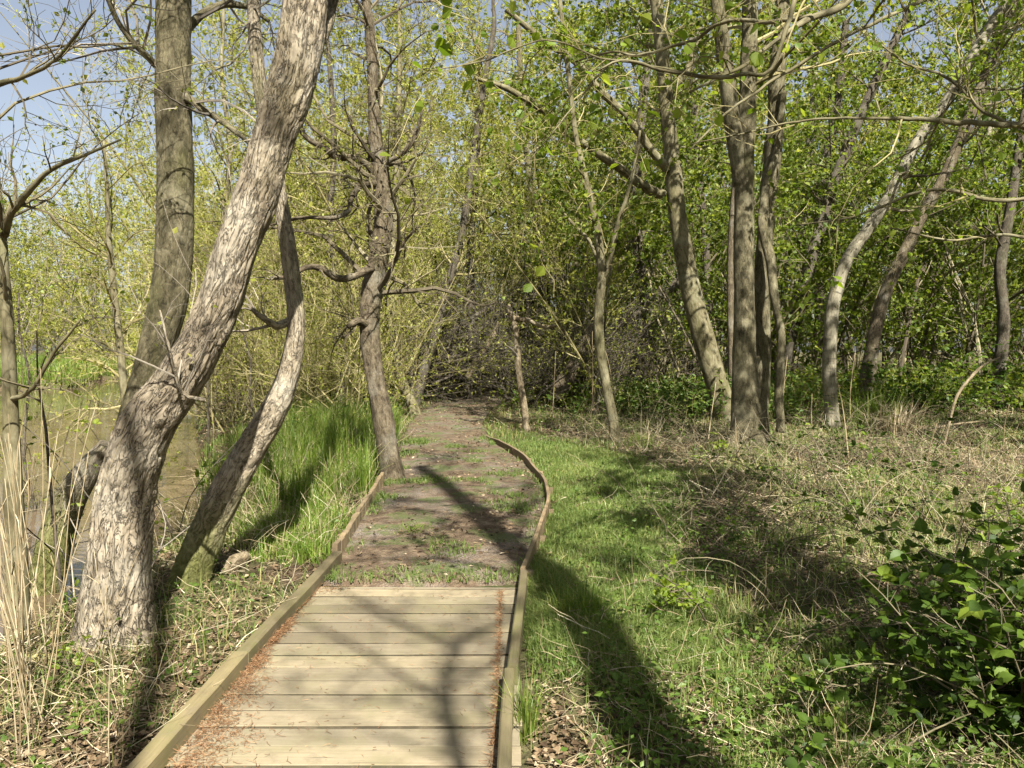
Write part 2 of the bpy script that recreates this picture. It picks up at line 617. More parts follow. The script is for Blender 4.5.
M['bark_yellow'] = bark_mat('yellow_green_bark', (0.18, 0.15, 0.05), (0.30, 0.26, 0.10), (0.42, 0.37, 0.18), 10, (0.45, 0.42, 0.3), 0.3, (0.16, 0.17, 0.04), 0.4, 0.4)
M['twig'] = plain_mat('twig_bark', [(0, (0.075, 0.06, 0.04)), (0.5, (0.115, 0.095, 0.055)), (0.85, (0.17, 0.145, 0.08)), (1, (0.24, 0.21, 0.13))], 0.85, 25)
M['twig_grey'] = plain_mat('grey_twig_bark', [(0, (0.10, 0.085, 0.065)), (0.5, (0.19, 0.16, 0.12)), (1, (0.33, 0.29, 0.22))], 0.85, 25)
M['twig_olive'] = plain_mat('olive_twig_bark', [(0, (0.10, 0.085, 0.035)), (0.5, (0.20, 0.17, 0.07)), (1, (0.31, 0.265, 0.125))], 0.8, 25)
# leaves
M['willow'] = leaf_mat('willow_leaf', [(0, (0.13, 0.155, 0.018)), (0.5, (0.225, 0.245, 0.035)), (1, (0.34, 0.33, 0.075))], 0.45, 1.5)
M['hazel'] = leaf_mat('hazel_leaf', [(0, (0.055, 0.09, 0.010)), (0.5, (0.115, 0.158, 0.016)), (0.9, (0.18, 0.212, 0.028)), (1, (0.24, 0.245, 0.04))], 0.5, 1.7)
M['fresh'] = leaf_mat('fresh_leaf', [(0, (0.10, 0.16, 0.014)), (0.5, (0.16, 0.22, 0.02)), (1, (0.22, 0.26, 0.035))], 0.5, 1.7)
M['bramble'] = leaf_mat('bramble_leaf', [(0, (0.03, 0.055, 0.010)), (0.6, (0.06, 0.10, 0.014)), (0.9, (0.10, 0.15, 0.02)), (1, (0.18, 0.23, 0.03))], 0.40, 1.6, 0.008, 0.45)
M['nettle'] = leaf_mat('nettle_leaf', [(0, (0.045, 0.08, 0.012)), (0.6, (0.085, 0.14, 0.02)), (1, (0.16, 0.20, 0.04))], 0.4, 1.5)
M['grass'] = leaf_mat('grass_blade', [(0, (0.072, 0.12, 0.022)), (0.45, (0.14, 0.196, 0.045)), (0.75, (0.21, 0.238, 0.078)), (0.9, (0.30, 0.27, 0.10)), (1, (0.42, 0.36, 0.18))], 0.40, 1.5, 0.015, 0.5)
M['sedge'] = leaf_mat('sedge_blade', [(0, (0.075, 0.125, 0.015)), (0.6, (0.135, 0.205, 0.025)), (0.88, (0.21, 0.25, 0.05)), (1, (0.38, 0.34, 0.15))], 0.42, 1.5, 0.02, 0.5)
M['straw'] = plain_mat('straw', [(0, (0.11, 0.075, 0.04)), (0.45, (0.23, 0.175, 0.095)), (0.8, (0.38, 0.31, 0.185)), (1, (0.54, 0.47, 0.33))], 0.7, 40, 0.3)
M['reed'] = plain_mat('dry_reed', [(0, (0.15, 0.11, 0.055)), (0.5, (0.26, 0.20, 0.11)), (1, (0.40, 0.335, 0.21))], 0.6, 18, 0.35)
M['litter'] = plain_mat('dead_leaf', [(0, (0.055, 0.036, 0.020)), (0.5, (0.115, 0.076, 0.040)), (0.85, (0.20, 0.142, 0.078)), (1, (0.36, 0.29, 0.19))], 0.8, 30)
M['needle'] = plain_mat('rusty_catkin', [(0, (0.10, 0.048, 0.02)), (0.5, (0.20, 0.10, 0.045)), (1, (0.32, 0.20, 0.10))], 0.8, 60)
M['deck'] = wood_mat('weathered_decking', (0.148, 0.121, 0.078), (0.28, 0.238, 0.162), (0.155, 0.138, 0.07), 0.6, 0)
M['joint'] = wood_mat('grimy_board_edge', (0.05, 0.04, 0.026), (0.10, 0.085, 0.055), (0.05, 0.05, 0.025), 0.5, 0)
M['rail'] = wood_mat('weathered_rail', (0.11, 0.088, 0.045), (0.215, 0.178, 0.10), (0.115, 0.115, 0.04), 0.6, 1)
M['board'] = wood_mat('dark_edging_timber', (0.13, 0.09, 0.055), (0.27, 0.20, 0.12), (0.12, 0.11, 0.05), 0.4, 1)
M['stake'] = wood_mat('edging_stake', (0.13, 0.095, 0.055), (0.28, 0.21, 0.125), (0.12, 0.11, 0.05), 0.4, 2)


def ground_mat():
    t = NT('woodland_floor')
    p = t.n('ShaderNodeNewGeometry').outputs['Position']
    a = t.noise(p, 0.8, 5, 0.6)
    b = t.noise(p, 7.0, 6, 0.7)
    d = t.noise(p, 45.0, 4, 0.7)
    c = t.ramp(b, [(0.25, (0.030, 0.020, 0.013)), (0.45, (0.075, 0.052, 0.032)), (0.6, (0.13, 0.095, 0.055)), (0.75, (0.22, 0.17, 0.10))])
    g = t.ramp(d, [(0.3, (0.025, 0.04, 0.010)), (0.7, (0.085, 0.11, 0.03))])
    c = t.mix(t.math('MULTIPLY', t.fac(a, 0.42, 0.60), 0.75), c, g)
    c = t.mix(0.5, c, t.ramp(d, [(0.3, (0.5, 0.5, 0.5)), (0.7, (1.4, 1.4, 1.4))]), 'MULTIPLY')
    t.principled(c, 0.95, t.bump(t.math('ADD', b, t.math('MULTIPLY', d, 0.4)), 0.9, 0.05), 0.1)
    return t.m


def path_mat():
    t = NT('gravel_and_leaf_mould')
    p = t.n('ShaderNodeNewGeometry').outputs['Position']
    a = t.noise(p, 1.3, 6, 0.72, 0.2)
    b = t.noise(p, 12.0, 5, 0.7)
    v = t.n('ShaderNodeTexVoronoi')
    v.inputs['Scale'].default_value = 70
    t.l(p, v.inputs['Vector'])
    grav = t.ramp(t.math('ADD', t.math('MULTIPLY', v.outputs['Distance'], 0.9), t.math('MULTIPLY', b, 0.4)),
                  [(0.2, (0.37, 0.325, 0.275)), (0.5, (0.25, 0.212, 0.172)), (0.8, (0.10, 0.08, 0.062))])
    mould = t.ramp(b, [(0.25, (0.04, 0.027, 0.017)), (0.5, (0.105, 0.073, 0.044)), (0.75, (0.22, 0.165, 0.105))])
    c = t.mix(t.math('MULTIPLY', t.fac(a, 0.46, 0.64), 0.85), mould, grav)
    m = t.noise(p, 2.6, 5, 0.7)
    c = t.mix(t.math('MULTIPLY', t.fac(m, 0.50, 0.60), 0.8), c, (0.075, 0.095, 0.025))
    t.principled(c, 0.92, t.bump(t.math('ADD', v.outputs['Distance'], t.math('MULTIPLY', b, 1.2)), 0.8, 0.015), 0.2)
    return t.m


def water_mat():
    t = NT('muddy_pond_water')
    p = t.n('ShaderNodeNewGeometry').outputs['Position']
    a = t.noise(t.scale(p, (1, 0.5, 1)), 1.1, 5, 0.6)
    b = t.noise(p, 26.0, 3, 0.6)
    c = t.ramp(a, [(0.35, (0.085, 0.06, 0.035)), (0.6, (0.145, 0.105, 0.063))])
    scum = t.fac(t.math('ADD', b, t.math('MULTIPLY', a, 0.9)), 1.24, 1.34)
    c = t.mix(scum, c, (0.38, 0.31, 0.20))
    rip = t.noise(t.scale(p, (3, 9, 3)), 1.0, 3, 0.5)
    r = t.math('ADD', t.math('MULTIPLY', scum, 0.3), 0.02)
    pr = t.principled(c, r, t.bump(rip, 0.10, 0.02), 0.5)
    return t.m


M['ground'] = ground_mat()
M['path'] = path_mat()
M['water'] = water_mat()
# ------------------------------------------------------------------ land
_YL = np.array([-30, 4.8, 5.6, 7.26, 8.3, 10.15, 12.6, 15, 18.4, 23, 27, 31, 36])
_XL = np.array([-1.27, -1.27, -1.25, -1.36, -1.42, -1.55, -1.78, -2.0, -2.1, -1.85, -0.7, 1.2, 4.0])
_XR = np.array([0.02, 0.02, 0.13, 0.33, 0.34, 0.13, -0.42, -0.62, -0.55, -0.02, 1.2, 3.0, 6.0])


def path_lr(Y):
    return np.interp(Y, _YL, _XL), np.interp(Y, _YL, _XR)


WATER_Z = -0.22


def shore(Y):
    Y = np.asarray(Y, float)
    return -np.maximum(2.95 + 0.06 * (Y - 4.5), 0.415 * Y) + 0.25 * (n2(Y * 0 + 3.0, Y, 0.7, 2, 5) - 0.5)


def pond_mask(X, Y):
    ins = sstep(-0.35, 0.6, shore(Y) - X)
    yf = 31 + 9 * sstep(-0.58, -0.53, X / np.maximum(Y, 1)) + 3 * (n2(X, Y * 0, 0.25, 2, 8) - 0.5)
    return ins * (1 - sstep(-1.2, 0.8, Y - yf)) * sstep(-3, -1, Y), yf


def path_mask(X, Y):
    l, r = path_lr(Y)
    d = np.maximum(l - X, X - r)
    return (1 - sstep(0.02, 0.35, d)) * (1 - sstep(34, 36, Y))


def H(X, Y):
    X = np.asarray(X, float)
    Y = np.asarray(Y, float)
    z = 0.16 * (n2(X, Y, 0.45, 3, 1) - 0.5) + 0.07 * (n2(X, Y, 2.2, 3, 2) - 0.5)
    pm, yf = pond_mask(X, Y)
    bank = sstep(0, 5, Y - yf) * (X < shore(Y) + 2) * 0.35
    z = z + bank + 0.03 * sstep(10, 25, Y)
    z = z * (1 - pm) - 0.85 * pm
    m = path_mask(X, Y)
    low = -0.075 * (1 - sstep(4.72, 4.86, Y))
    return z * (1 - m) + (low + 0.0) * m


def sheet(name, xs, ys, hf, mat):
    g = Geo()
    X, Y = np.meshgrid(xs, ys)
    Z = hf(X, Y)
    V = np.stack([X, Y, Z], -1)
    ny, nx = X.shape
    i = np.arange(ny * nx).reshape(ny, nx)
    q = np.stack([i[:-1, :-1], i[:-1, 1:], i[1:, 1:], i[1:, :-1]], -1).reshape(-1, 4)
    g.add(V, [q])
    return g.build(name, mat)


def stretch(lo, hi, d0, growth, far):
    """positions: even spacing d0 between lo and hi, then growing outwards to far"""
    a = list(np.arange(lo, hi, d0))
    d, x = d0, a[-1]
    up = []
    while x < far:
        d *= growth
        x += d
        up.append(x)
    d, x = d0, lo
    dn = []
    while x > -far:
        d *= growth
        x -= d
        dn.append(x)
    return np.array(dn[::-1] + a + up)


tag(sheet('ground', stretch(-5.5, 5.5, 0.06, 1.045, 160), stretch(1.0, 13.0, 0.06, 1.04, 160), H, M['ground']), kind='structure')
# water
tag(sheet('pond_water', np.array([-120., -40., -20., -10., -5., -2.6]), np.array([-4., 0., 10., 20., 40., 70.]),
          lambda X, Y: X * 0 + WATER_Z, M['water']), kind='structure')
# gravel path
g = Geo()
ys = np.concatenate([np.arange(4.80, 14, 0.05), np.arange(14, 35, 0.2)])
u = np.linspace(0, 1, 30)
l, r = path_lr(ys)
X = l[:, None] + (r - l)[:, None] * u[None]
X[:, 0] -= 0.06 * n2(ys, ys * 0, 2.0, 2, 3)
X[:, -1] += 0.06 * n2(ys, ys * 0, 2.0, 2, 4)
Y = np.repeat(ys[:, None], 30, 1)
Z = 0.006 + 0.03 * n2(X, Y, 3.0, 3, 6) + 0.02 * np.sin(u * np.pi)[None] - 0.05 * (1 - sstep(4.84, 5.0, Y))
i = np.arange(X.size).reshape(X.shape)
g.add(np.stack([X, Y, Z], -1), [np.stack([i[:-1, :-1], i[:-1, 1:], i[1:, 1:], i[1:, :-1]], -1).reshape(-1, 4)])
tag(g.build('path', M['path']), kind='structure')

# ------------------------------------------------------------------ boardwalk
bw = thing('boardwalk', 'weathered timber boardwalk of cross planks leading on to the gravel path', 'boardwalk')
g = Geo()
y = 0.55
DECK = 0.012
while y < 4.84:
    w = 0.138 + R.normal() * 0.003
    y1 = min(y + w, 4.86)
    nx = 26
    xs = np.linspace(-1.33 + R.normal() * 0.006, 0.03 + R.normal() * 0.006, nx)
    prof_y = np.array([y, y + 0.0008, y + 0.006, (y + y1) / 2, y1 - 0.006, y1 - 0.0008, y1])
    prof_z = np.array([-0.035, -0.0016, 0.0, 0.0004, 0.0, -0.0016, -0.035]) + DECK
    tilt = R.normal() * 0.002
    cup = R.normal() * 0.0015
    V = np.empty((nx, 7, 3))
    V[..., 0] = xs[:, None]
    V[..., 1] = prof_y + 0.0025 * np.sin(xs * 2.1 + R.random() * 6)[:, None]
    V[..., 2] = prof_z + tilt + (cup * np.sin(xs * 2 + R.random() * 6))[:, None]
    rn = R.random()
    tc = V + np.array([rn * 17, 0, rn * 5])
    i = np.arange(nx * 7).reshape(nx, 7)
    q = np.stack([i[:-1, :-1], i[1:, :-1], i[1:, 1:], i[:-1, 1:]], -1).reshape(-1, 4)
    q4 = q.reshape(nx - 1, 6, 4)
    g.add(V, [q4[:, 1:5].reshape(-1, 4), i[:1, ::-1].copy(), i[-1:].copy()], rn, tc)
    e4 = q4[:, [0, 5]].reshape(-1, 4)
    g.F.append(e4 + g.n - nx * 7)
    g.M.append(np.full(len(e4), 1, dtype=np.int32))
    y = y1 + 0.0065 + abs(R.normal()) * 0.003
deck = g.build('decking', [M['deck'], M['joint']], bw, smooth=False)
g = Geo()
for x in (-1.15, -0.65, -0.12):
    box(g, (x - 0.04, 0.5, -0.16), (x + 0.04, 4.82, DECK - 0.037), 0.4)
g.build('bearer', M['stake'], bw, smooth=False)
for nm, C, hw, top in (('edge_rail', [(-1.345, 0.6), (-1.335, 1.6), (-1.325, 2.6), (-1.32, 3.62)], 0.037, 0.096),
                       ('edge_rail', [(-1.316, 3.628), (-1.30, 4.2), (-1.275, 4.86), (-1.262, 5.42)], 0.034, 0.092),
                       ('edge_rail', [(-0.03, 0.6), (-0.028, 1.6), (-0.026, 2.6), (-0.016, 3.42)], 0.025, 0.098),
                       ('edge_rail', [(0.0, 3.428), (0.025, 3.9), (0.05, 4.4), (0.078, 4.93)], 0.025, 0.104)):
    g = Geo()
    C = np.array(C)
    C2, _ = catmull(np.c_[C, np.zeros(len(C))], np.ones(len(C)), 0.12)
    zz = top + 0.004 * (vnoise(np.c_[C2[:, 1] * 3, C2[:, 0], C2[:, 0]], 2) - 0.5)
    prism_along(g, C2[:, :2] + (vnoise(np.c_[C2[:, 1] * 4, C2[:, 0] * 0, C2[:, 0] * 0], 4) - 0.5)[:, None] * np.array([0.008, 0]), hw,
                DECK + 0.004, zz, R.random(), 0.007)
    g.build(nm, M['rail'], bw, smooth=False)

# right edging: one bent board held by pegs
eg = thing('path_edging', 'thin bent timber board curving along the right side of the gravel path', 'path edging')
Y = np.concatenate([np.linspace(4.95, 12.9, 60)])
x = np.interp(Y, _YL, _XR)
k = np.array([0.25, 0.5, 0.25])
for _ in range(6):
    x[1:-1] = np.convolve(x, k, 'valid')
x[:6] += np.linspace(-0.0, 0.0, 6)
C = np.c_[x + 0.03, Y]
ztop = 0.115 + 0.02 * (vnoise(np.c_[Y * 1.2, Y * 0, Y * 0], 9) - 0.5) - 0.07 * sstep(11.6, 12.9, Y)
for a, b in ((0, 24), (24, 43), (43, 60)):
    g = Geo()
    prism_along(g, C[a:min(b + 1, 60)] + np.array([0.004 * (a == 24), 0]), 0.016, -0.06, ztop[a:min(b + 1, 60)], R.random(), 0.004)
    g.build('board', M['board'], eg, smooth=False)
for yy in (5.0, 5.9, 6.9, 7.9, 8.9, 9.9, 10.9, 12.0):
    xx = np.interp(yy, Y, C[:, 0]) + 0.042
    g = Geo()
    box(g, (xx - 0.022, yy - 0.022, -0.15), (xx + 0.022, yy + 0.022, 0.075 + 0.02 * R.random()), R.random())
    g.build('peg', M['stake'], eg, smooth=False)
# left edging: a row of upright stakes
el = thing('stake_edging', 'low row of upright wooden stakes along the left side of the gravel path', 'path edging')
yy = 5.46
while yy < 8.5:
    xx = np.interp(yy, _YL, _XL) - 0.035
    dx = (np.interp(yy + 0.1, _YL, _XL) - np.interp(yy, _YL, _XL)) / 0.1
    w = 0.11 + R.random() * 0.02
    h = 0.115 + 0.03 * R.random()
    g = Geo()
    prism_along(g, [(xx, yy), (xx + dx * w, yy + w)], 0.018 + .004 * R.random(), -0.1, h, R.random(), 0.005)
    g.build('stake', M['stake'], el, smooth=False)
    yy += w + 0.004 + 0.006 * R.random()
# ------------------------------------------------------------------ trees
def pxline(pts):
    """[(px, py, radius in px, depth)] -> world points and radii"""
    P = np.array([at(a, b, d) for a, b, _, d in pts])
    rad = np.array([r * d / FPX for _, _, r, d in pts])
    return P, rad


def rooted(P, rad, sink=0.12):
    """carry the foot of a stem down to the ground below it"""
    h = float(H(P[0, 0], P[0, 1]))
    P = P.copy()
    if P[0, 2] > h:
        d = P[1] - P[0]
        d = d / np.linalg.norm(d)
        foot = P[0] - d * min((P[0, 2] - h) / max(d[2], 0.3), 1.0)
        foot[2] = h - sink
        P = np.vstack([foot, P])
        rad = np.concatenate([[rad[0] * 1.05], rad])
    else:
        P[0, 2] = min(P[0, 2], h) - 0.02
    return P, rad


def extend(P, rad, top, r_top, bend=0.5, n=4):
    """carry the stem on beyond the picture up to the height top"""
    d = P[-1] - P[-2]
    d = d / np.linalg.norm(d)
    pts, rr = [P[-1]], [rad[-1]]
    step = max((top - P[-1, 2]) / n, 0.2)
    for i in range(n):
        d = d + np.array([0, 0, bend]) + R.normal(size=3) * 0.12
        d = d / np.linalg.norm(d)
        pts.append(pts[-1] + d * step / max(d[2], 0.5))
        rr.append(rad[-1] + (r_top - rad[-1]) * (i + 1) / n)
    return np.vstack([P, pts[1:]]), np.concatenate([rad, rr[1:]])


def polyline_to(P, k):
    s = np.r_[0, np.cumsum(np.linalg.norm(P[1:] - P[:-1], axis=1))]
    t = np.linspace(0, s[-1], k)
    return np.stack([np.interp(t, s, P[:, j]) for j in range(3)], 1)


def tree(name, label, cat, group=None, pts=None, world=None, wlimbs=(), base=None, height=None, r0=None, top=9.0, bark='bark_alder', twig='twig', leaf='hazel',
         limbs=(), limb_bark=None, n_limb=10, limb_len=(1.2, 3.0), t_limb=0.4, n2nd=5, n3rd=4, nleaf=4, lsize=0.07, lwidth=0.7, trop=0.06,
         hero=None, bend=0.4, extra_from_limbs=True, lean=(0, 0), rich=False, flare=0.35, second=0.55, wander=0.2, ang=(35, 75), up=0.5, rtop=0.02, lscale=1.0, lwob=0.35):
    t = thing(name, label, cat, group)
    if world is not None:
        P, rad = np.array([q[:3] for q in world], float), np.array([q[3] for q in world], float)
    elif pts is not None:
        P, rad = pxline(pts)
        P, rad = rooted(P, rad)
        if top and P[-1, 2] < top:
            P, rad = extend(P, rad, top, rtop, bend)
    else:
        b = np.array([base[0], base[1], float(H(base[0], base[1])) - 0.1])
        k = 7
        P = np.array([b + np.array([lean[0] * (i / k) ** 1.4, lean[1] * (i / k) ** 1.4, (height + .1) * i / k]) for i in range(k + 1)])
        P[1:] += R.normal(size=(k, 3)) * np.array([1, 1, 0]) * height * 0.012
        rad = r0 + (max(rtop, 0.01) - r0) * (np.linspace(0, 1, k + 1) ** 0.9)
    seed = int(R.integers(1, 90))
    g = Geo()
    if hero:
        C, rr = trunk(g, P, rad, hero.get('sides', 64), hero.get('step', 0.02), hero.get('flare', 0.3), hero.get('fh', 0.25), hero.get('lump', 0.1),
                      hero.get('ridge', 0.06), hero.get('rscale', 14), hero.get('seed', seed))
    else:
        big = rad[0] * FPX / max(P[0, 1], 3)
        C, rr = trunk(g, P, rad, 16 if big > 5 else 9, 0.06 if big > 5 else 0.25, flare, 0.3, 0.10, 0, seed=seed, rnd=R.random())
    g.build('trunk', M[bark], t)
    bases = []
    for lm in list(limbs) + list(wlimbs):
        if len(lm) and lm in wlimbs:
            Q, q = np.array([v[:3] for v in lm], float), np.array([v[3] for v in lm], float)
        else:
            Q, q = pxline(lm)
        g = Geo()
        trunk(g, Q, q * lscale, 10, 0.04, 0.0, 0.1, 0.16, 0, seed=int(R.integers(1, 90)), rnd=R.random(), wob=lwob)
        g.build('limb', M[limb_bark or bark], t)
        bases.append((polyline_to(Q, 9), np.linspace(q[0], q[-1], 9) * lscale))
    # branches grow along the upper stem and along the limbs
    g = Geo()
    lv = g
    K = 14
    CT = polyline_to(C, K)[None]
    RT = np.interp(np.linspace(0, 1, K), np.linspace(0, 1, len(rr)), rr)[None]
    S, D, pr, tt = sprout(CT, RT, n_limb, t_limb, 0.98, ang) if n_limb else (np.zeros((0, 3)),) * 2 + (np.zeros(0),) * 2
    P1s, R1s = [], []
    if len(S):
        L = limb_len[0] + (limb_len[1] - limb_len[0]) * R.random(len(S)) * (1.15 - 0.5 * tt)
        P1 = grow(S, D, L, 8, wander * 0.8, trop)
        R1 = taper(len(S), 9, np.clip(pr * 0.33, 0.005, 0.035), 0.0025)
        tubes(g, P1, R1, 6)
        P1s.append(P1)
        R1s.append(R1)
    if bases and extra_from_limbs:
        P1s.append(np.array([b[0] for b in bases]))
        R1s.append(np.array([b[1] for b in bases]))
    if P1s and n2nd:
        P1 = np.concatenate(P1s)
        R1 = np.concatenate(R1s)
        S, D, pr, tt = sprout(P1, R1, n2nd, 0.12, 1.0, (30, 70))
        L = np.mean(limb_len) * second * (0.35 + 0.9 * R.random(len(S))) * (1.2 - 0.6 * tt)
        P2 = grow(S, D, L, 6, wander, trop)
        R2 = taper(len(S), 7, np.clip(pr * 0.5, 0.003, 0.012), 0.0015)
        tubes(g, P2, R2, 4)
        if n3rd:
            S, D, pr, tt = sprout(P2, R2, n3rd, 0.15, 1.0, (30, 65))
            L = np.mean(limb_len) * 0.22 * (0.35 + R.random(len(S)))
            P3 = grow(S, D, L, 4, wander * 1.1, trop)
            R3 = taper(len(S), 5, np.clip(pr * 0.6, 0.0016, 0.005), 0.001)
            tubes(g, P3, R3, 3)
            if nleaf:
                S, D, pr, tt = sprout(P3, R3, nleaf, 0.1, 1.0, (30, 80))
                leaves(lv, S, D, lsize * (0.4 + 1.0 * R.random(len(S)) ** 1.4), lwidth, rich, up, None, 1)
    if g.n:
        g.build('crown', [M[twig], M[leaf]], t, smooth=False)
    return t


# --- the two stems on the left bank
tree('leaning_willow_tree', 'stout leaning tree with furrowed grey bark, thickest of all, beside the boardwalk rail', 'tree',
     pts=[(112, 655, 41, 4.05), (115, 610, 35, 4.05), (119, 560, 31, 4.05), (124, 510, 29.5, 4.1), (135, 460, 27.5, 4.1), (152, 422, 26, 4.1), (178, 382, 24, 4.1), (203, 338, 22, 4.12), (220, 300, 21, 4.13), (235, 250, 20.5, 4.15),
          (254, 200, 20, 4.2), (271, 145, 20.5, 4.25), (288, 98, 22, 4.28), (299, 50, 22, 4.3), (307, 0, 21.5, 4.35), (316, -50, 20, 4.4)],
     top=8.5, bark='bark_big', hero=dict(sides=170, step=0.010, ridge=0.085, lump=0.15, rscale=27, flare=0.26, fh=0.16, seed=6), n_limb=9, t_limb=0.62,
     limb_len=(1.0, 2.4), n2nd=5, n3rd=4, nleaf=1, lsize=0.04, leaf='willow', twig='twig_grey',
     limbs=[[(300, 60, 9, 4.3), (322, 30, 7, 4.6), (338, -10, 5, 4.8), (345, -60, 4, 5.0)],
            [(205, 400, 2.2, 4.0), (182, 392, 1.8, 3.95), (170, 352, 1.4, 3.9), (160, 310, 1.0, 3.9)]])
tree('upright_willow_tree', 'upright grey trunk rising behind the leaning furrowed tree, ringed by branch shadows', 'tree',
     pts=[(112, 535, 18, 5.1), (118, 490, 16.5, 5.1), (127, 448, 16, 5.1), (141, 404, 16.5, 5.1), (155, 352, 17, 5.1), (168, 300, 17.5, 5.1), (175, 235, 17.5, 5.1), (174, 140, 17, 5.1), (173, 60, 16.5, 5.1),
          (173, 0, 16.5, 5.1), (174, -80, 15, 5.1)],
     top=10, bark='bark_alder', hero=dict(sides=72, step=0.02, ridge=0.05, lump=0.10, rscale=18, flare=0.1, seed=21), n_limb=24, t_limb=0.42, limb_len=(1.2, 2.8),
     n2nd=8, n3rd=7, nleaf=1, lsize=0.04, leaf='willow', twig='twig_grey',
     limbs=[[(176, 92, 5, 5.12), (205, 110, 3.6, 4.98), (228, 126, 3.0, 4.9), (246, 140, 2, 4.85), (262, 160, 1.2, 4.8)],
            [(166, 75, 4, 5.2), (140, 50, 3, 5.0), (118, 20, 2.5, 4.9), (100, -20, 2, 4.8)],
            [(186, 30, 5, 5.2), (205, 12, 4, 5.3), (228, 5, 3.4, 5.4), (250, 8, 2.5, 5.5), (270, 22, 1.8, 5.5)]])
tree('mossy_leaning_tree', 'slimmer leaning stem with moss on its foot, between the stout tree and the sedge', 'tree',
     pts=[(186, 592, 18, 5.0), (196, 560, 18, 5.0), (212, 520, 17.5, 5.02), (234, 478, 17, 5.05), (255, 442, 16, 5.1), (275, 408, 14, 5.1), (289, 372, 11.5, 5.12), (296, 325, 9, 5.15), (292, 280, 8.5, 5.2),
          (286, 235, 8, 5.25), (277, 180, 7.6, 5.3), (265, 120, 7.2, 5.4), (257, 60, 6.6, 5.4), (253, 0, 6, 5.5)],
     top=7.5, bark='bark_lean', hero=dict(sides=110, step=0.013, ridge=0.06, lump=0.13, rscale=32, flare=0.12, seed=33), n_limb=8, t_limb=0.6, limb_len=(0.8, 1.8),
     n2nd=5, n3rd=4, nleaf=1, lsize=0.04, leaf='willow', twig='twig_grey',
     limbs=[[(296, 318, 5, 5.2), (278, 324, 4, 5.1), (262, 318, 3, 5.0), (248, 306, 1.6, 4.95)]])
# --- trunk at the path's left edge
tree('path_side_tree', 'grey-brown trunk with low crooked side limbs, rooted at the end of the stake edging', 'tree',
     pts=[(393, 480, 13, 8.75), (388, 450, 11, 8.8), (382, 415, 10.5, 8.8), (374, 370, 10, 8.8), (370, 330, 10, 8.8), (373, 290, 10.5, 8.8), (380, 250, 10, 8.8), (384, 215, 9, 8.8), (381, 180, 8.5, 8.8),
          (376, 145, 7, 8.8), (374, 100, 6, 8.8), (371, 50, 5, 8.8), (366, 0, 4.5, 8.8), (356, -50, 4, 8.8)],
     top=8, bark='bark_brown', hero=dict(sides=48, step=0.035, ridge=0.06, lump=0.16, rscale=16, flare=0.18, fh=0.12, seed=41), n_limb=44, t_limb=0.28, limb_len=(0.9, 2.4), wander=0.32, lscale=0.8, lwob=0.6,
     n2nd=9, n3rd=6, nleaf=1, lsize=0.045, leaf='willow', twig='twig',
     limbs=[[(372, 268, 5.5, 8.7), (356, 275, 5, 8.5), (340, 277, 4.2, 8.3), (324, 270, 3.8, 8.2), (306, 268, 3.5, 8.0), (288, 276, 3, 7.9), (270, 280, 2.4, 7.8)],
            [(376, 178, 5, 8.8), (366, 162, 4.6, 8.7), (352, 158, 4.6, 8.6), (336, 158, 4.2, 8.5), (324, 148, 3.8, 8.4), (310, 140, 3, 8.3), (296, 128, 2, 8.2)],
            [(377, 183, 4.5, 8.8), (362, 186, 4, 8.5), (353, 198, 3.6, 8.4), (346, 214, 3, 8.3), (318, 218, 2.6, 8.2), (292, 219, 2, 8.1), (270, 226, 1.4, 8.0)],
            [(368, 326, 6.5, 8.75), (358, 322, 5, 8.6), (348, 326, 3.5, 8.5)],
            [(384, 270, 3, 8.8), (394, 260, 2.4, 8.7), (402, 245, 2.2, 8.6), (418, 228, 1.6, 8.5)],
            [(383, 165, 3.4, 8.8), (400, 155, 3, 8.7), (414, 140, 2.4, 8.6), (422, 110, 1.6, 8.5)]])
# --- centre saplings
tree('pale_snag', 'thin bare broken-topped sapling standing right of the path bend', 'sapling',
     pts=[(527, 430, 3.6, 14), (524, 405, 3.5, 14), (519, 375, 3.3, 14), (517, 345, 3.2, 14), (515, 325, 3.2, 14), (508, 305, 2.6, 14)], top=None, bark='bark_pale', n_limb=3, t_limb=0.55, limb_len=(0.3, 0.9),
     n2nd=2, n3rd=0, twig='twig_grey', limbs=[[(515, 318, 2.6, 14), (528, 320, 2.2, 14), (542, 326, 2, 13.9), (556, 326, 1.5, 13.8)]], flare=0.15)
tree('slender_pale_tree', 'slender pale-footed tree right of the path with a fork at mid height', 'tree',
     pts=[(616, 446, 5.1, 12.2), (613, 420, 5.0, 12.2), (606, 385, 4.8, 12.2), (600, 345, 4.8, 12.2), (599, 310, 4.8, 12.2), (602, 275, 4.5, 12.2), (598, 235, 4.0, 12.2), (592, 205, 3.7, 12.2),
          (583, 170, 3.2, 12.2), (575, 130, 2.7, 12.2), (568, 70, 2.4, 12.2), (560, 0, 2.1, 12.2)], top=8, bark='bark_smooth', n_limb=16, t_limb=0.35, limb_len=(0.7, 1.8), n2nd=6, n3rd=5, nleaf=9, leaf='hazel', lsize=0.075,
     twig='twig_olive', limbs=[[(600, 285, 3.2, 12.2), (610, 255, 2.6, 12.1), (618, 225, 2.2, 12), (632, 180, 1.8, 11.9), (640, 130, 1.3, 11.8)],
                               [(599, 262, 2.4, 12.2), (590, 240, 1.9, 12.3), (574, 225, 1.6, 12.4), (560, 208, 1.1, 12.5)]], flare=0.2)
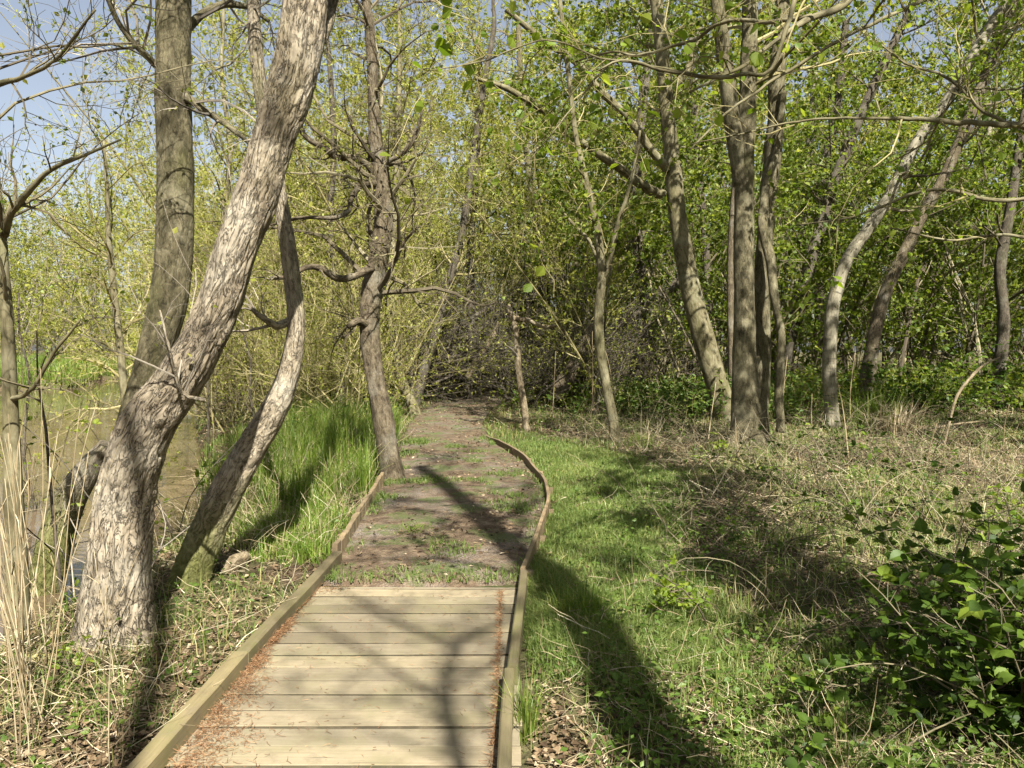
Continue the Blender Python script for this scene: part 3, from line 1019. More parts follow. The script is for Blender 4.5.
tree('curved_leaning_tree', 'smooth olive trunk curving up to the left, behind the twin-stemmed tree', 'tree',
     pts=[(724, 408, 12, 15.5), (716, 380, 11, 15.5), (704, 340, 11, 15.5), (692, 295, 10, 15.5), (683, 250, 9.2, 15.5), (676, 200, 8.4, 15.5), (671, 150, 7.8, 15.5), (666, 100, 7.2, 15.5), (662, 50, 6.8, 15.5),
          (656, 0, 6.4, 15.5), (645, -60, 5.6, 15.5)], top=13, bark='bark_smooth', n_limb=24, t_limb=0.4, limb_len=(1.6, 3.8), n2nd=6, n3rd=5, nleaf=9, leaf='hazel', lsize=0.10, twig='twig_olive',
     limbs=[[(663, 195, 5, 15.4), (640, 182, 4.6, 15), (610, 163, 4.2, 14.6), (575, 140, 4, 14.2), (545, 112, 3.6, 13.8), (510, 90, 3, 13.5), (476, 78, 2, 13.2)],
            [(667, 170, 4.6, 15.4), (650, 150, 4.4, 15.2), (628, 118, 4, 15), (600, 90, 3.6, 14.8), (574, 60, 3.4, 14.5), (540, 38, 3, 14.2), (505, 10, 2.4, 14)],
            [(670, 92, 5, 15.5), (690, 62, 4, 15.6), (700, 20, 3.2, 15.8)]], flare=0.25)
# --- twin-stemmed tree right of centre
tree('twin_stemmed_tree', 'tall grey twin-stemmed tree with a fluted warm-toned foot, right of centre', 'tree',
     pts=[(747, 448, 16, 12.0), (746, 425, 14.5, 12.0), (745, 390, 13, 12.0), (744, 340, 11, 12.0), (744, 280, 10, 12.0), (744, 220, 9.5, 12.0), (745, 160, 9, 12.0), (748, 90, 8.4, 12.0), (750, 20, 8, 12.0), (748, -50, 7, 12.0)],
     top=12.5, bark='bark_alder', hero=dict(sides=44, step=0.05, ridge=0.04, lump=0.12, rscale=12, flare=0.5, fh=0.28, seed=52), n_limb=26, t_limb=0.4, limb_len=(1.4, 3.6), n2nd=5, n3rd=5, nleaf=8, leaf='hazel',
     lsize=0.10, twig='twig_olive',
     limbs=[[(757, 440, 11, 12.2), (761, 400, 9, 12.25), (763, 350, 8.4, 12.3), (763, 290, 8, 12.3), (766, 230, 8, 12.3), (773, 170, 8.2, 12.3), (777, 100, 8, 12.3), (780, 40, 7.4, 12.4), (786, -40, 6, 12.5)],
            [(742, 185, 8, 12.0), (734, 140, 8, 11.95), (727, 105, 7.8, 11.9), (719, 50, 6.6, 11.85), (713, -30, 5.5, 11.8)],
            [(780, 432, 4.5, 11.8), (779, 395, 4.3, 11.8), (780, 340, 4, 11.8), (775, 290, 4.4, 11.8), (770, 255, 5, 11.9), (764, 225, 5, 12.0), (766, 190, 4, 12.1), (776, 150, 3.4, 12.1), (784, 90, 3, 12.1)]])
# --- pale birch
tree('pale_birch_tree', 'pale banded birch trunk leaning to the right, in front of the brambly shade', 'tree',
     pts=[(832, 428, 7.4, 14.5), (831, 405, 6.4, 14.5), (829, 370, 6.4, 14.5), (831, 330, 6.6, 14.5), (834, 300, 6.4, 14.5), (846, 262, 6, 14.5), (866, 232, 5.8, 14.5), (884, 205, 5.6, 14.5), (902, 172, 5.4, 14.5),
          (918, 140, 5.2, 14.5), (942, 108, 5, 14.5), (966, 68, 4.8, 14.5), (988, 30, 5.2, 14.5), (1008, 0, 5, 14.5)], top=9.5, bark='bark_birch', n_limb=16, t_limb=0.4, limb_len=(1, 2.5), n2nd=5, n3rd=5, nleaf=6,
     leaf='fresh', lsize=0.07, twig='twig', flare=0.15)
tree('brown_leaning_tree', 'dull brown tree leaning right in parallel behind the pale birch', 'tree',
     pts=[(866, 385, 7.5, 18), (872, 350, 6.6, 18), (880, 310, 6.2, 18), (893, 275, 6, 18), (906, 250, 5.8, 18), (922, 215, 5.4, 18), (940, 185, 5.2, 18), (956, 150, 5, 18), (972, 110, 5.6, 18), (992, 60, 5, 18), (1012, 10, 4.5, 18)],
     top=12, bark='bark_brown', n_limb=16, t_limb=0.4, limb_len=(1.2, 3), n2nd=5, n3rd=5, nleaf=8, leaf='hazel', lsize=0.10)
# --- left frame trunk with a branch reaching over the water
tree('pond_edge_tree', 'grey-green trunk at the left edge behind the dry reeds, beside the pond', 'tree',
     pts=[(18, 640, 12, 4.3), (17, 590, 11, 4.3), (14, 520, 9.5, 4.3), (12, 450, 8, 4.3), (10, 390, 7, 4.3), (7, 320, 6, 4.3), (3, 265, 5.5, 4.3), (0, 225, 5, 4.3), (-6, 170, 5, 4.3), (-10, 100, 4.5, 4.2), (-8, 20, 4, 4.1)], top=5.5,
     bark='bark_smooth', n_limb=18, t_limb=0.35, limb_len=(0.6, 1.7), n2nd=6, n3rd=5, nleaf=1, leaf='hazel', lsize=0.03, twig='twig', flare=0.1, rtop=0.006,
     limbs=[[(4, 235, 4.5, 4.3), (14, 210, 4, 4.2), (28, 192, 3, 4.1), (50, 170, 2.2, 4.0), (85, 155, 1.6, 3.9), (120, 140, 1, 3.8)],
            [(10, 400, 3, 4.3), (30, 390, 2.2, 4.2), (55, 352, 1.7, 4.1), (80, 320, 1.2, 4.0)],
            [(-4, 85, 3, 4.2), (30, 75, 2, 4.1), (60, 55, 1.6, 4.0), (95, 10, 1.2, 3.9)]])
tree('pond_sapling', 'thin pale sapling standing at the water edge, left of the upright trunk', 'sapling',
     pts=[(127, 420, 4.2, 8.6), (124, 385, 4, 8.6), (120, 345, 3.8, 8.6), (116, 310, 3.6, 8.6), (112, 270, 3.2, 8.6), (108, 230, 2.6, 8.6), (107, 185, 2, 8.6), (103, 140, 1.4, 8.6)], top=None, bark='bark_smooth', n_limb=24, t_limb=0.3,
     limb_len=(0.7, 2.0), n2nd=7, n3rd=4, nleaf=2, leaf='willow', lsize=0.045, twig='twig_olive', flare=0.1)
tree('dark_pond_sapling', 'very thin dark bare sapling with a few round leaves over the pond', 'sapling',
     pts=[(62, 600, 1.9, 4.9), (56, 540, 1.8, 4.9), (50, 480, 1.6, 4.9), (46, 430, 1.4, 4.9), (38, 380, 1.0, 4.9), (37, 335, 0.5, 4.9)], top=None, bark='bark_dark', n_limb=8, t_limb=0.2,
     limb_len=(0.4, 0.9), n2nd=3, n3rd=2, nleaf=2, leaf='fresh', lsize=0.04, twig='twig', flare=0.1)
for px, Y, h, dx in ((30, 8.2, 3.0, -.2), (142, 10.5, 3.8, .4), (206, 11.5, 3.4, .3), (255, 12.0, 3.2, -.4)):
    xx = (px - 512) / FPX * Y
    tree('bare_sapling', 'thin bare twiggy sapling among the stems that screen the pond', 'sapling', 'saplings screening the pond', base=(xx, Y), height=h, r0=0.02, lean=(dx, 0.2), bark='bark_dark', twig='twig',
         leaf='willow', n_limb=16, t_limb=0.1, limb_len=(0.5, 1.5), n2nd=6, n3rd=4, nleaf=1, lsize=0.045, rtop=0.004, flare=0.1, ang=(20, 55))
# --- trunks one can tell apart further back
back = [
    ('thin mossy trunk with a sinuous foot, left of the path beyond the grey-brown trunk', [(412, 405, 5, 17), (400, 375, 5, 17), (394, 340, 4.6, 17), (391, 300, 4.4, 17), (392, 250, 4, 17), (396, 190, 3.4, 17), (398, 120, 3, 17), (400, 40, 2.4, 17)], 'bark_smooth', 'willow'),
    ('dark slanting trunk just right of the grey-brown trunk, above the sedge', [(420, 385, 5, 20), (436, 330, 4.6, 20), (450, 280, 4.2, 20), (462, 235, 4, 20), (470, 180, 3.6, 20), (480, 110, 3, 20), (492, 40, 2.5, 20)], 'bark_dark', 'willow'),
    ('straight dark stem in the middle of the willow thicket', [(470, 375, 4.5, 22), (472, 320, 4.2, 22), (470, 260, 4, 22), (474, 200, 3.6, 22), (478, 130, 3, 22), (480, 60, 2.5, 22)], 'bark_dark', 'willow'),
    ('dark trunk leaning right behind the slender pale tree', [(640, 375, 6, 22), (648, 330, 5.6, 22), (640, 270, 5.4, 22), (636, 200, 5, 22), (640, 130, 4.6, 22), (648, 60, 4, 22)], 'bark_dark', 'hazel'),
    ('dark slanting trunk right of the twin-stemmed tree, lower of the two', [(780, 380, 7, 21), (792, 330, 6.6, 21), (808, 270, 6.2, 21), (826, 210, 5.6, 21), (846, 150, 5, 21), (872, 90, 4.4, 21), (900, 30, 3.8, 21)], 'bark_dark', 'hazel'),
    ('dark upright trunk filling the gap right of the twin-stemmed tree', [(818, 370, 5, 25), (820, 310, 5, 25), (818, 250, 4.6, 25), (822, 180, 4.2, 25), (838, 100, 4, 25), (846, 20, 3.5, 25)], 'bark_dark', 'hazel'),
    ('white birch stem far back between the twin-stemmed tree and the pale leaning birch', [(788, 350, 4, 27), (792, 300, 4, 27), (800, 240, 3.6, 27), (806, 180, 3.4, 27), (812, 110, 3, 27), (818, 40, 2.6, 27)], 'bark_birch', 'fresh'),
    ('white birch stem far back behind the brown leaning tree', [(934, 335, 4, 28), (940, 300, 4, 28), (944, 260, 3.6, 28), (952, 210, 3.2, 28), (958, 140, 3, 28), (962, 60, 2.6, 28)], 'bark_birch', 'fresh'),
    ('white birch stem far back nearest the right edge', [(952, 330, 4, 30), (960, 295, 4, 30), (968, 260, 3.6, 30), (980, 200, 3.2, 30), (990, 120, 2.8, 30)], 'bark_birch', 'fresh'),
    ('reddish-brown upright trunk just behind the foot of the twin-stemmed tree', [(733, 395, 4.5, 17), (732, 340, 4.4, 17), (731, 280, 4.2, 17), (733, 220, 4, 17), (738, 140, 3.5, 17), (730, 60, 3, 17)], 'bark_brown', 'hazel'),
    ('dark stem left of the grey-brown trunk, behind its low limbs', [(342, 400, 4.5, 17), (338, 350, 4.2, 17), (336, 290, 4, 17), (330, 220, 3.6, 17), (334, 150, 3, 17), (330, 70, 2.6, 17)], 'bark_dark', 'willow'),
    ('slim olive stem seen between the two leaning left-bank trunks', [(236, 400, 4, 16), (238, 350, 3.8, 16), (228, 290, 3.4, 16), (224, 220, 3, 16), (230, 150, 2.6, 16), (222, 80, 2, 16)], 'bark_smooth', 'willow'),
    ('dark trunk low at the right edge above the bramble shade', [(1000, 365, 6, 19), (1004, 320, 5.6, 19), (1000, 270, 5.2, 19), (1010, 210, 4.6, 19), (1020, 140, 4, 19)], 'bark_dark', 'hazel'),
    ('dark thin trunk right of the curved olive trunk', [(704, 385, 4, 24), (708, 320, 4, 24), (706, 250, 3.6, 24), (700, 180, 3.4, 24), (694, 110, 3, 24), (690, 30, 2.6, 24)], 'bark_dark', 'hazel'),
    ('mid-green stem leaning left between the snag and the slender pale tree', [(556, 380, 4.5, 24), (548, 320, 4.2, 24), (540, 250, 4, 24), (530, 180, 3.4, 24), (522, 100, 3, 24), (518, 20, 2.6, 24)], 'bark_alder', 'hazel'),
]
for lab, pts, bk, lf in back:
    tree('woodland_tree', lab, 'tree', 'trees standing further back in the wood', pts=pts, top=9 + 3 * R.random(), bark=bk, n_limb=18, t_limb=0.3, limb_len=(1.2, 3.2), n2nd=5, n3rd=5,
         nleaf=10, leaf=lf, lsize=0.105 if lf != 'willow' else 0.085, lwidth=0.75 if lf != 'willow' else 0.4, twig='twig_olive' if lf == 'willow' else 'twig')
# --- hazel outside the right edge whose limbs reach across the top of the picture
hz = tree('overhanging_hazel', 'hazel limbs with a few large toothed leaves reaching in over the top right corner', 'tree', base=(4.3, 4.6), height=9.5, r0=0.09, lean=(-1.3, 0.8), bark='bark_smooth', twig='twig_olive', leaf='fresh',
          limb_bark='bark_smooth', n_limb=30, t_limb=0.55, limb_len=(1.3, 3.4), n2nd=7, n3rd=4, nleaf=2, lsize=0.052, rich=True, lwidth=0.85, second=0.4, wander=0.25, lscale=0.52, lwob=0.6,
          limbs=[[(1222, 150, 9, 4.6), (1120, 122, 7, 4.4), (1024, 126, 6, 4.2), (960, 122, 5, 4.1), (905, 118, 4, 4.0), (870, 118, 2.5, 3.9), (800, 121, 2, 3.8), (740, 134, 1.5, 3.7), (690, 144, 1, 3.6)],
                 [(1222, 30, 10, 4.6), (1080, -18, 9, 4.2), (960, -20, 8.5, 4.0), (870, -14, 8, 3.9), (836, 6, 7, 3.8), (804, 24, 6, 3.7), (770, 46, 4.4, 3.6), (742, 66, 3.8, 3.5), (716, 78, 3, 3.5), (690, 92, 2, 3.4)],
                 [(812, 16, 5, 3.75), (790, 20, 4.4, 3.8), (760, 22, 3.8, 3.9), (735, 20, 3.6, 4.0), (712, 28, 3.6, 4.1), (694, 40, 3.2, 4.2), (665, 48, 3, 4.3), (636, 56, 2.6, 4.4), (612, 52, 2.2, 4.5), (575, 62, 1.5, 4.6)],
                 [(900, -20, 6, 3.8), (840, -30, 5, 3.5), (800, -10, 5, 3.3), (772, 68, 3.6, 3.2), (740, 74, 4.0, 3.2), (700, 76, 3.6, 3.2), (660, 70, 3.0, 3.2), (622, 60, 2.4, 3.2), (596, 72, 1.6, 3.2)],
                 [(1024, 128, 4, 4.2), (985, 112, 3.2, 4.3), (950, 80, 2.6, 4.4), (905, 62, 2.2, 4.5), (868, 34, 1.6, 4.6)],
                 [(620, 54, 2.2, 4.45), (598, 76, 2, 4.3), (582, 96, 1.8, 4.2), (556, 128, 1.5, 4.1), (530, 160, 1.1, 4.0)],
                 [(1100, -30, 5, 5.2), (960, -10, 4, 5.0), (860, 30, 3.4, 4.9), (790, 70, 3, 4.8), (730, 110, 2.4, 4.7), (690, 150, 1.6, 4.6)],
                 [(1222, 200, 6, 5.5), (1090, 190, 5, 5.6), (1000, 200, 4, 5.7), (930, 190, 3, 5.8), (860, 215, 2.2, 5.9), (800, 225, 1.4, 6.0)],
                 [(1222, 260, 6, 5.8), (1080, 250, 4, 6.0), (1010, 235, 3, 6.1), (950, 240, 2.2, 6.2), (890, 228, 1.4, 6.3)],
                 [(700, 76, 2.0, 3.2), (640, 64, 2, 3.2), (600, 58, 2, 3.2), (545, 40, 1.6, 3.2), (480, 62, 1.5, 3.2), (430, 70, 1.2, 3.2)]])
# --- trees outside the frame whose shade falls into the picture
OUT = 'trees standing outside the frame'
tree('shade_tree', 'tall tree behind the viewer whose trunk shadow crosses the rail and path', 'tree', OUT, base=(2.15, -2.3), height=13, r0=0.23, lean=(0.35, 0.3), bark='bark_alder',
     n_limb=14, t_limb=0.6, limb_len=(1.2, 3.2), n2nd=5, n3rd=4, nleaf=4, leaf='hazel', lsize=0.09, rtop=0.10)
tree('shade_tree', 'slim forked tree behind the viewer whose limb shadows fall on the planks', 'tree', OUT,
     world=[(1.5, -3.3, -0.1, 0.056), (1.62, -3.38, 4.0, 0.046), (1.75, -3.4, 7.0, 0.041), (2.0, -3.43, 8.2, 0.033), (2.45, -3.65, 8.9, 0.020), (3.1, -3.9, 10.0, 0.008)], bark='bark_alder',
     wlimbs=[[(2.0, -3.43, 8.2, 0.028), (1.89, -3.72, 8.9, 0.022), (1.78, -3.87, 9.4, 0.020), (1.63, -4.0, 10.0, 0.016), (1.5, -4.2, 10.8, 0.008)],
             [(1.82, -3.41, 7.4, 0.020), (1.5, -3.3, 8.0, 0.017), (1.2, -3.25, 8.4, 0.013), (0.85, -3.3, 9.0, 0.008)],
             [(1.9, -3.42, 7.7, 0.020), (2.3, -3.25, 8.1, 0.017), (2.6, -3.2, 8.8, 0.013), (2.8, -3.25, 9.5, 0.007)]],
     n_limb=14, t_limb=0.6, limb_len=(0.8, 1.9), n2nd=6, n3rd=4, nleaf=1, leaf='hazel', lsize=0.07, rtop=0.03)
tree('shade_tree', 'bushy tree behind the viewer shading the right-hand bramble', 'tree', OUT, base=(3.5, -1.3), height=8, r0=0.10, lean=(0.2, 0.2), bark='bark_alder',
     n_limb=22, t_limb=0.3, limb_len=(1.0, 2.2), n2nd=6, n3rd=5, nleaf=8, leaf='hazel', lsize=0.09, rtop=0.03)
tree('shade_tree', 'twiggy tree behind the viewer dappling the leaning furrowed tree', 'tree', OUT, base=(-0.2, -3.4), height=12, r0=0.11, lean=(0.4, 0.6), bark='bark_alder',
     n_limb=12, t_limb=0.6, limb_len=(1.2, 2.6), n2nd=5, n3rd=3, nleaf=4, leaf='hazel', lsize=0.08, rtop=0.03)
tree('shade_tree', 'leafy tree beyond the right edge shading the far undergrowth', 'tree', OUT, base=(10.6, 11.5), height=10, r0=0.13, lean=(-0.6, 0.2), bark='bark_brown',
     n_limb=26, t_limb=0.3, limb_len=(1.5, 3.6), n2nd=6, n3rd=5, nleaf=9, leaf='hazel', lsize=0.11, rtop=0.03)
tree('shade_tree', 'broad tree beyond the right edge shading the ground behind the twin-stemmed tree', 'tree', OUT, base=(9.9, 9.2), height=11, r0=0.14, lean=(-0.5, 0.4), bark='bark_brown',
     n_limb=26, t_limb=0.45, limb_len=(1.5, 3.4), n2nd=6, n3rd=5, nleaf=9, leaf='hazel', lsize=0.11, rtop=0.03)
tree('shade_tree', 'thin tree beyond the right edge casting a band of shade over the verge', 'tree', OUT, base=(2.95, 0.4), height=9.0, r0=0.09, lean=(1.3, 1.9), bark='bark_brown',
     n_limb=26, t_limb=0.38, limb_len=(0.7, 1.4), n2nd=6, n3rd=5, nleaf=8, leaf='hazel', lsize=0.10, rtop=0.03)
tree('shade_tree', 'leafy tree beyond the right edge whose boughs shade the ground under the slender pale tree', 'tree', OUT, base=(7.4, 5.4), height=10.5, r0=0.13, lean=(-3.2, 1.6), bark='bark_brown',
     n_limb=34, t_limb=0.55, limb_len=(1.4, 3.6), n2nd=6, n3rd=5, nleaf=6, leaf='hazel', lsize=0.10, rtop=0.03)
# ------------------------------------------------------------------ the far wood: stems, twigs and leaves that read as one mass
def thicket(name, label, base, height, leafm, twigm, n1, n2_, nl, ls, lw, lean=0.25, up=0.5, r=0.035, l1=(0.8, 2.6), trop=0.08):
    n = len(base)
    g = Geo()
    base = np.c_[base, H(base[:, 0], base[:, 1]) - 0.05]
    D = np.c_[R.normal(size=(n, 2)) * lean, np.ones(n)]
    P0 = grow(base, D, height, 9, 0.10, 0.03)
    R0 = taper(n, 10, r * (0.5 + R.random(n)) * height / 8, 0.006)
    tubes(g, P0, R0, 5)
    S, D, pr, tt = sprout(P0, R0, n1, 0.08, 1.0, (25, 65))
    hh = np.repeat(height, n1)
    P1 = grow(S, D, (l1[0] + (l1[1] - l1[0]) * R.random(len(S))) * hh / 8 * (1.2 - .6 * tt), 6, 0.16, trop)
    R1 = taper(len(S), 7, np.clip(pr * .5, 0.006, 0.03), 0.003)
    tubes(g, P1, R1, 3)
    S, D, pr, tt = sprout(P1, R1, n2_, 0.15, 1.0, (25, 60))
    P2 = grow(S, D, 0.35 + 0.8 * R.random(len(S)), 4, 0.18, trop)
    R2 = taper(len(S), 5, np.clip(pr * .5, 0.0035, 0.008), 0.002)
    tubes(g, P2, R2, 3)
    S, D, pr, tt = sprout(P2, R2, nl, 0.1, 1.0, (20, 80))
    leaves(g, S, D, ls * (0.45 + 1.0 * R.random(len(S)) ** 1.5), lw, False, up, None, 1)
    o = g.build(name, [M[twigm], M[leafm]], smooth=False)
    return tag(o, label, 'thicket', None, 'stuff')


def scatter(n, a0, a1, y0, y1, pw=1.0):
    Y = y0 + (y1 - y0) * R.random(n) ** pw
    a = a0 + (a1 - a0) * R.random(n)
    return np.c_[a * Y, Y]


def off_path(B, m=0.5):
    l, r = path_lr(B[:, 1])
    pm, _ = pond_mask(B[:, 0], B[:, 1])
    return B[((B[:, 0] < l - m) | (B[:, 0] > r + m) | (B[:, 1] > 33)) & (pm < 0.05)]


# centre and left of centre: sunlit willow, twiggy and yellow-green
B = off_path(scatter(400, -0.40, 0.12, 17, 38))
B = B[~((B[:, 0] > -3.4) & (B[:, 0] < 2.0) & (B[:, 1] < 23))]
thicket('willow_thicket', 'sunlit yellow-green willow thicket of countless thin stems across the middle distance', B, 5 + 5.5 * R.random(len(B)), 'willow', 'twig_olive', 12, 10, 10, 0.10, 0.40, 0.28)
# low willow brush close behind the sedge
B = off_path(scatter(110, -0.42, -0.12, 13.0, 19))
thicket('willow_brush', 'low twiggy willow brush behind the sedge left of the path', B, 2.2 + 2.6 * R.random(len(B)), 'willow', 'twig_olive', 9, 6, 9, 0.06, 0.4, 0.5)
# far left beyond the pond
B = off_path(scatter(190, -0.95, -0.34, 41, 62))
thicket('far_willow_wood', 'pale sunlit willows beyond the pond on the left', B, 8 + 6 * R.random(len(B)) + 3 * (B[:, 0] / B[:, 1] > -0.5), 'willow', 'twig_grey', 11, 7, 14, 0.15, 0.5, 0.2, r=0.03)
B = off_path(scatter(150, -1.0, -0.38, 33.5, 46))
thicket('bank_scrub', 'low pale green scrub on the far bank of the pond', B, 2.0 + 3.5 * R.random(len(B)), 'willow', 'twig_olive', 9, 7, 10, 0.12, 0.5, 0.4)
# right: hazel with larger deeper green leaves
B = off_path(scatter(230, 0.08, 0.85, 20, 38))
thicket('hazel_thicket', 'deep green hazel thicket closing the view on the right', B, 6 + 6 * R.random(len(B)), 'hazel', 'twig', 12, 6, 14, 0.12, 0.75, 0.25)
# tall backdrop behind everything
B = off_path(scatter(190, -0.27, 0.95, 38, 58))
thicket('far_wood', 'tall sunlit wood far behind the thickets', B, 18 + 8 * R.random(len(B)), 'willow', 'twig_olive', 14, 7, 14, 0.22, 0.6, 0.12, r=0.02, l1=(0.9, 2.2))

B = off_path(scatter(90, -0.14, 0.13, 18.5, 25), 0.35)
thicket('arching_brush', 'dark arching brush crowding over the far end of the path', B, 2.2 + 3.0 * R.random(len(B)), 'willow', 'bark_dark', 10, 8, 3, 0.07, 0.45, 0.95, r=0.045, trop=-0.02)
# unseen wood added round the viewer, outside the frame, to shut out low sky
q = R.random((400, 2)) * np.array([60, 46]) - np.array([30, 30])
az = np.abs(q[:, 0]) / np.maximum(q[:, 1], 0.01)
B = q[((q[:, 1] < 16) & (np.abs(q[:, 0]) > 11) & ((q[:, 1] < 3) | (az > 1.15)) & ~((q[:, 0] < -9) & (q[:, 1] > -2)) & (np.hypot(q[:, 0], q[:, 1]) > 13)) | ((q[:, 1] < -13))][:150]
thicket('sky_blocking_wood', 'unseen wood to the sides of and behind the viewer, added to block low sky', B, np.where(B[:, 1] < -10, 9 + 2.5 * R.random(len(B)), 10 + 5 * R.random(len(B))), 'hazel', 'twig', 12, 6, 9, 0.30, 0.75, 0.15, r=0.03, l1=(1.0, 2.6))

# brush heap where fallen boughs lean over the path's end
n = 170
a = R.random(n) * 0.85
g = Geo()
S = np.c_[-4.8 + 7.0 * a + R.normal(size=n) * .5, 19.8 + 4.5 * R.random(n) + 1.2 * (np.abs(a - .45) < .2), 0.1 + 0.8 * R.random(n)]
D = np.c_[0.9 + .35 * R.normal(size=n), 0.3 * R.normal(size=n), 0.42 + 0.25 * R.normal(size=n)]
P1 = grow(S, D, 2 + 4.5 * R.random(n), 9, 0.10, 0.0)
R1 = taper(n, 10, 0.02 + 0.05 * R.random(n) ** 2, 0.006)
ok = ~((S[:, 0] > path_lr(S[:, 1])[0] - 0.1) & (S[:, 0] < path_lr(S[:, 1])[1] + 0.1) & (S[:, 1] < 23.5))
P1, R1 = P1[ok], R1[ok]
tubes(g, P1, R1, 5)
S, D, pr, tt = sprout(P1, R1, 12, 0.1, 1, (30, 75))
P2 = grow(S, D, 0.4 + 1.3 * R.random(len(S)), 5, 0.2, 0)
R2 = taper(len(S), 6, np.clip(pr * .5, .004, .012), 0.002)
tubes(g, P2, R2, 3)
S, D, pr, tt = sprout(P2, R2, 4, 0.1, 1, (30, 75))
P3 = grow(S, D, 0.2 + .5 * R.random(len(S)), 3, 0.2, 0)
tubes(g, P3, taper(len(S), 4, 0.004, 0.002), 3)
S, D, pr, tt = sprout(P2, R2, 3, 0.1, 1, (30, 75))
leaves(g, S, D, 0.05 + 0.07 * R.random(len(S)), 0.6, False, 0.5, None, 1)
tag(g.build('brushwood', [M['bark_dark'], M['willow']], smooth=False), 'dark tangle of fallen boughs leaning over the far end of the path', 'brushwood', None, 'stuff')


# ------------------------------------------------------------------ fallen and leaning timber
def pole(name, label, cat, pts, bark, group=None, sides=12, step=0.05, lump=0.16, cut=None):
    P, rad = pxline(pts)
    g = Geo()
    trunk(g, P, rad, sides, step, 0.08, 0.1, lump, 0, seed=int(R.integers(1, 90)), rnd=R.random())
    return tag(g.build(name, M[bark]), label, cat, group)


pole('fallen_log', 'short pale brown log lying across the far end of the path', 'log', [(484, 388, 4, 24), (500, 384, 4.2, 24), (522, 377, 4, 24)], 'bark_pale')
pole('leaning_log', 'rough brown broken trunk leaning to the right beyond the slender pale tree', 'log', [(556, 398, 9, 19), (564, 382, 8, 19), (576, 364, 7.5, 19), (586, 345, 7, 19), (596, 322, 6, 19.2)], 'bark_brown')
pole('dead_bough', 'long dark dead bough slanting up to the right above the path end', 'bough', [(452, 352, 3, 23), (478, 332, 4, 23), (520, 306, 5, 23), (562, 276, 5, 23), (600, 252, 4.4, 23), (650, 232, 3, 23)], 'bark_dark')
pole('dead_bough', 'dark dead bough arching towards the curved olive trunk', 'bough', [(600, 350, 3, 22), (628, 322, 4, 22), (655, 300, 4.4, 22), (676, 284, 3.6, 22), (692, 262, 2.6, 22)], 'bark_dark')
pole('dead_bough', 'pale thin dead bough leaning left of the pale snag', 'bough', [(468, 378, 3.4, 21), (478, 358, 3.2, 21), (492, 338, 3, 21), (499, 322, 2, 21)], 'bark_pale')
pole('dead_bough', 'dark dead bough lying low left of the snag', 'bough', [(420, 350, 3, 22), (446, 336, 3.8, 22), (474, 318, 4, 22), (500, 302, 3.2, 22)], 'bark_dark')
pole('crooked_stick', 'crooked pale dead stick arching up at the right beside the straw tussock', 'stick', [(944, 446, 1.0, 11.6), (950, 420, 1.3, 11.6), (957, 396, 1.5, 11.6), (972, 376, 1.5, 11.6), (984, 365, 1.2, 11.6), (1000, 357, 0.8, 11.6)], 'bark_pale')
pole('fallen_stick', 'pale stick lying flat on the grass at the right', 'stick', [(916, 432, 0.9, 13.4), (950, 425, 1.1, 13.4), (984, 421, 0.8, 13.4)], 'bark_pale')
pole('bent_branch', 'yellow-green bent branch on the ground below the reeds', 'branch', [(14, 661, 5.5, 3.75), (40, 660, 6, 3.75), (66, 662, 6, 3.75), (84, 664, 6, 3.72), (97, 684, 5.5, 3.6), (108, 706, 5, 3.45), (121, 722, 4.5, 3.3), (140, 742, 3, 3.15)], 'bark_yellow')
pole('mossy_stump', 'low moss-covered stump leaning over the water left of the stout tree', 'stump', [(44, 600, 19, 5.5), (54, 550, 17, 5.55), (64, 515, 15.5, 5.6), (76, 490, 14, 5.6), (92, 466, 12, 5.6), (108, 446, 9, 5.6)], 'bark_lean', lump=0.3)
pole('wood_chunk', 'short broken chunk of pale rotten wood beside the mossy leaning tree', 'wood', [(222, 573, 5, 5.2), (234, 564, 8, 5.25), (247, 556, 5, 5.35)], 'bark_pale', lump=0.4)

# ------------------------------------------------------------------ grass
CAM = np.array([0, 0])


def ground_pts(n, x0, x1, y0, y1, pw=1.0):
    X = x0 + (x1 - x0) * R.random(n)
    Y = y0 + (y1 - y0) * R.random(n) ** pw
    return X, Y


def frustum_pts(n, y0, y1, a0=-0.76, a1=0.78):
    """even in the picture: density falls off with distance"""
    q = R.random(n)
    Y = y0 * (y1 / y0) ** q
    return (a0 + (a1 - a0) * R.random(n)) * Y, Y


def lush(X, Y):
    """where the mown-looking green verge lies"""
    l, r = path_lr(Y)
    w = 1.35 + 0.35 * np.sin(Y * 0.8) + 0.4 * (n2(X, Y, 0.9, 2, 30) - 0.5)
    v = sstep(0.0, 0.12, X - r) * (1 - sstep(w - 0.3, w + 0.35, X - r)) * sstep(3.2, 4.6, Y) * (1 - sstep(12.0, 14.5, Y))
    return v


def put(g, X, Y, p, h, w, lean, rsel=None, mat=0, dz=0.0):
    keep = R.random(len(X)) < p
    pm, _ = pond_mask(X, Y)
    keep &= pm < 0.25
    X, Y = X[keep], Y[keep]
    P = np.c_[X, Y, H(X, Y) - 0.005 + dz]
    hh = h[keep] if isinstance(h, np.ndarray) else h
    ww = w[keep] if isinstance(w, np.ndarray) else w
    rn = None if rsel is None else rsel[keep]
    blades(g, P, hh * (0.5 + 0.8 * R.random(len(X))), ww, lean, rn, None, mat)


def off(X, Y, m=0.0):
    l, r = path_lr(Y)
    inside = (X > l - 0.06 - m) & (X < r + 0.06 + m) & (Y < 34)
    return ~inside


g = Geo()
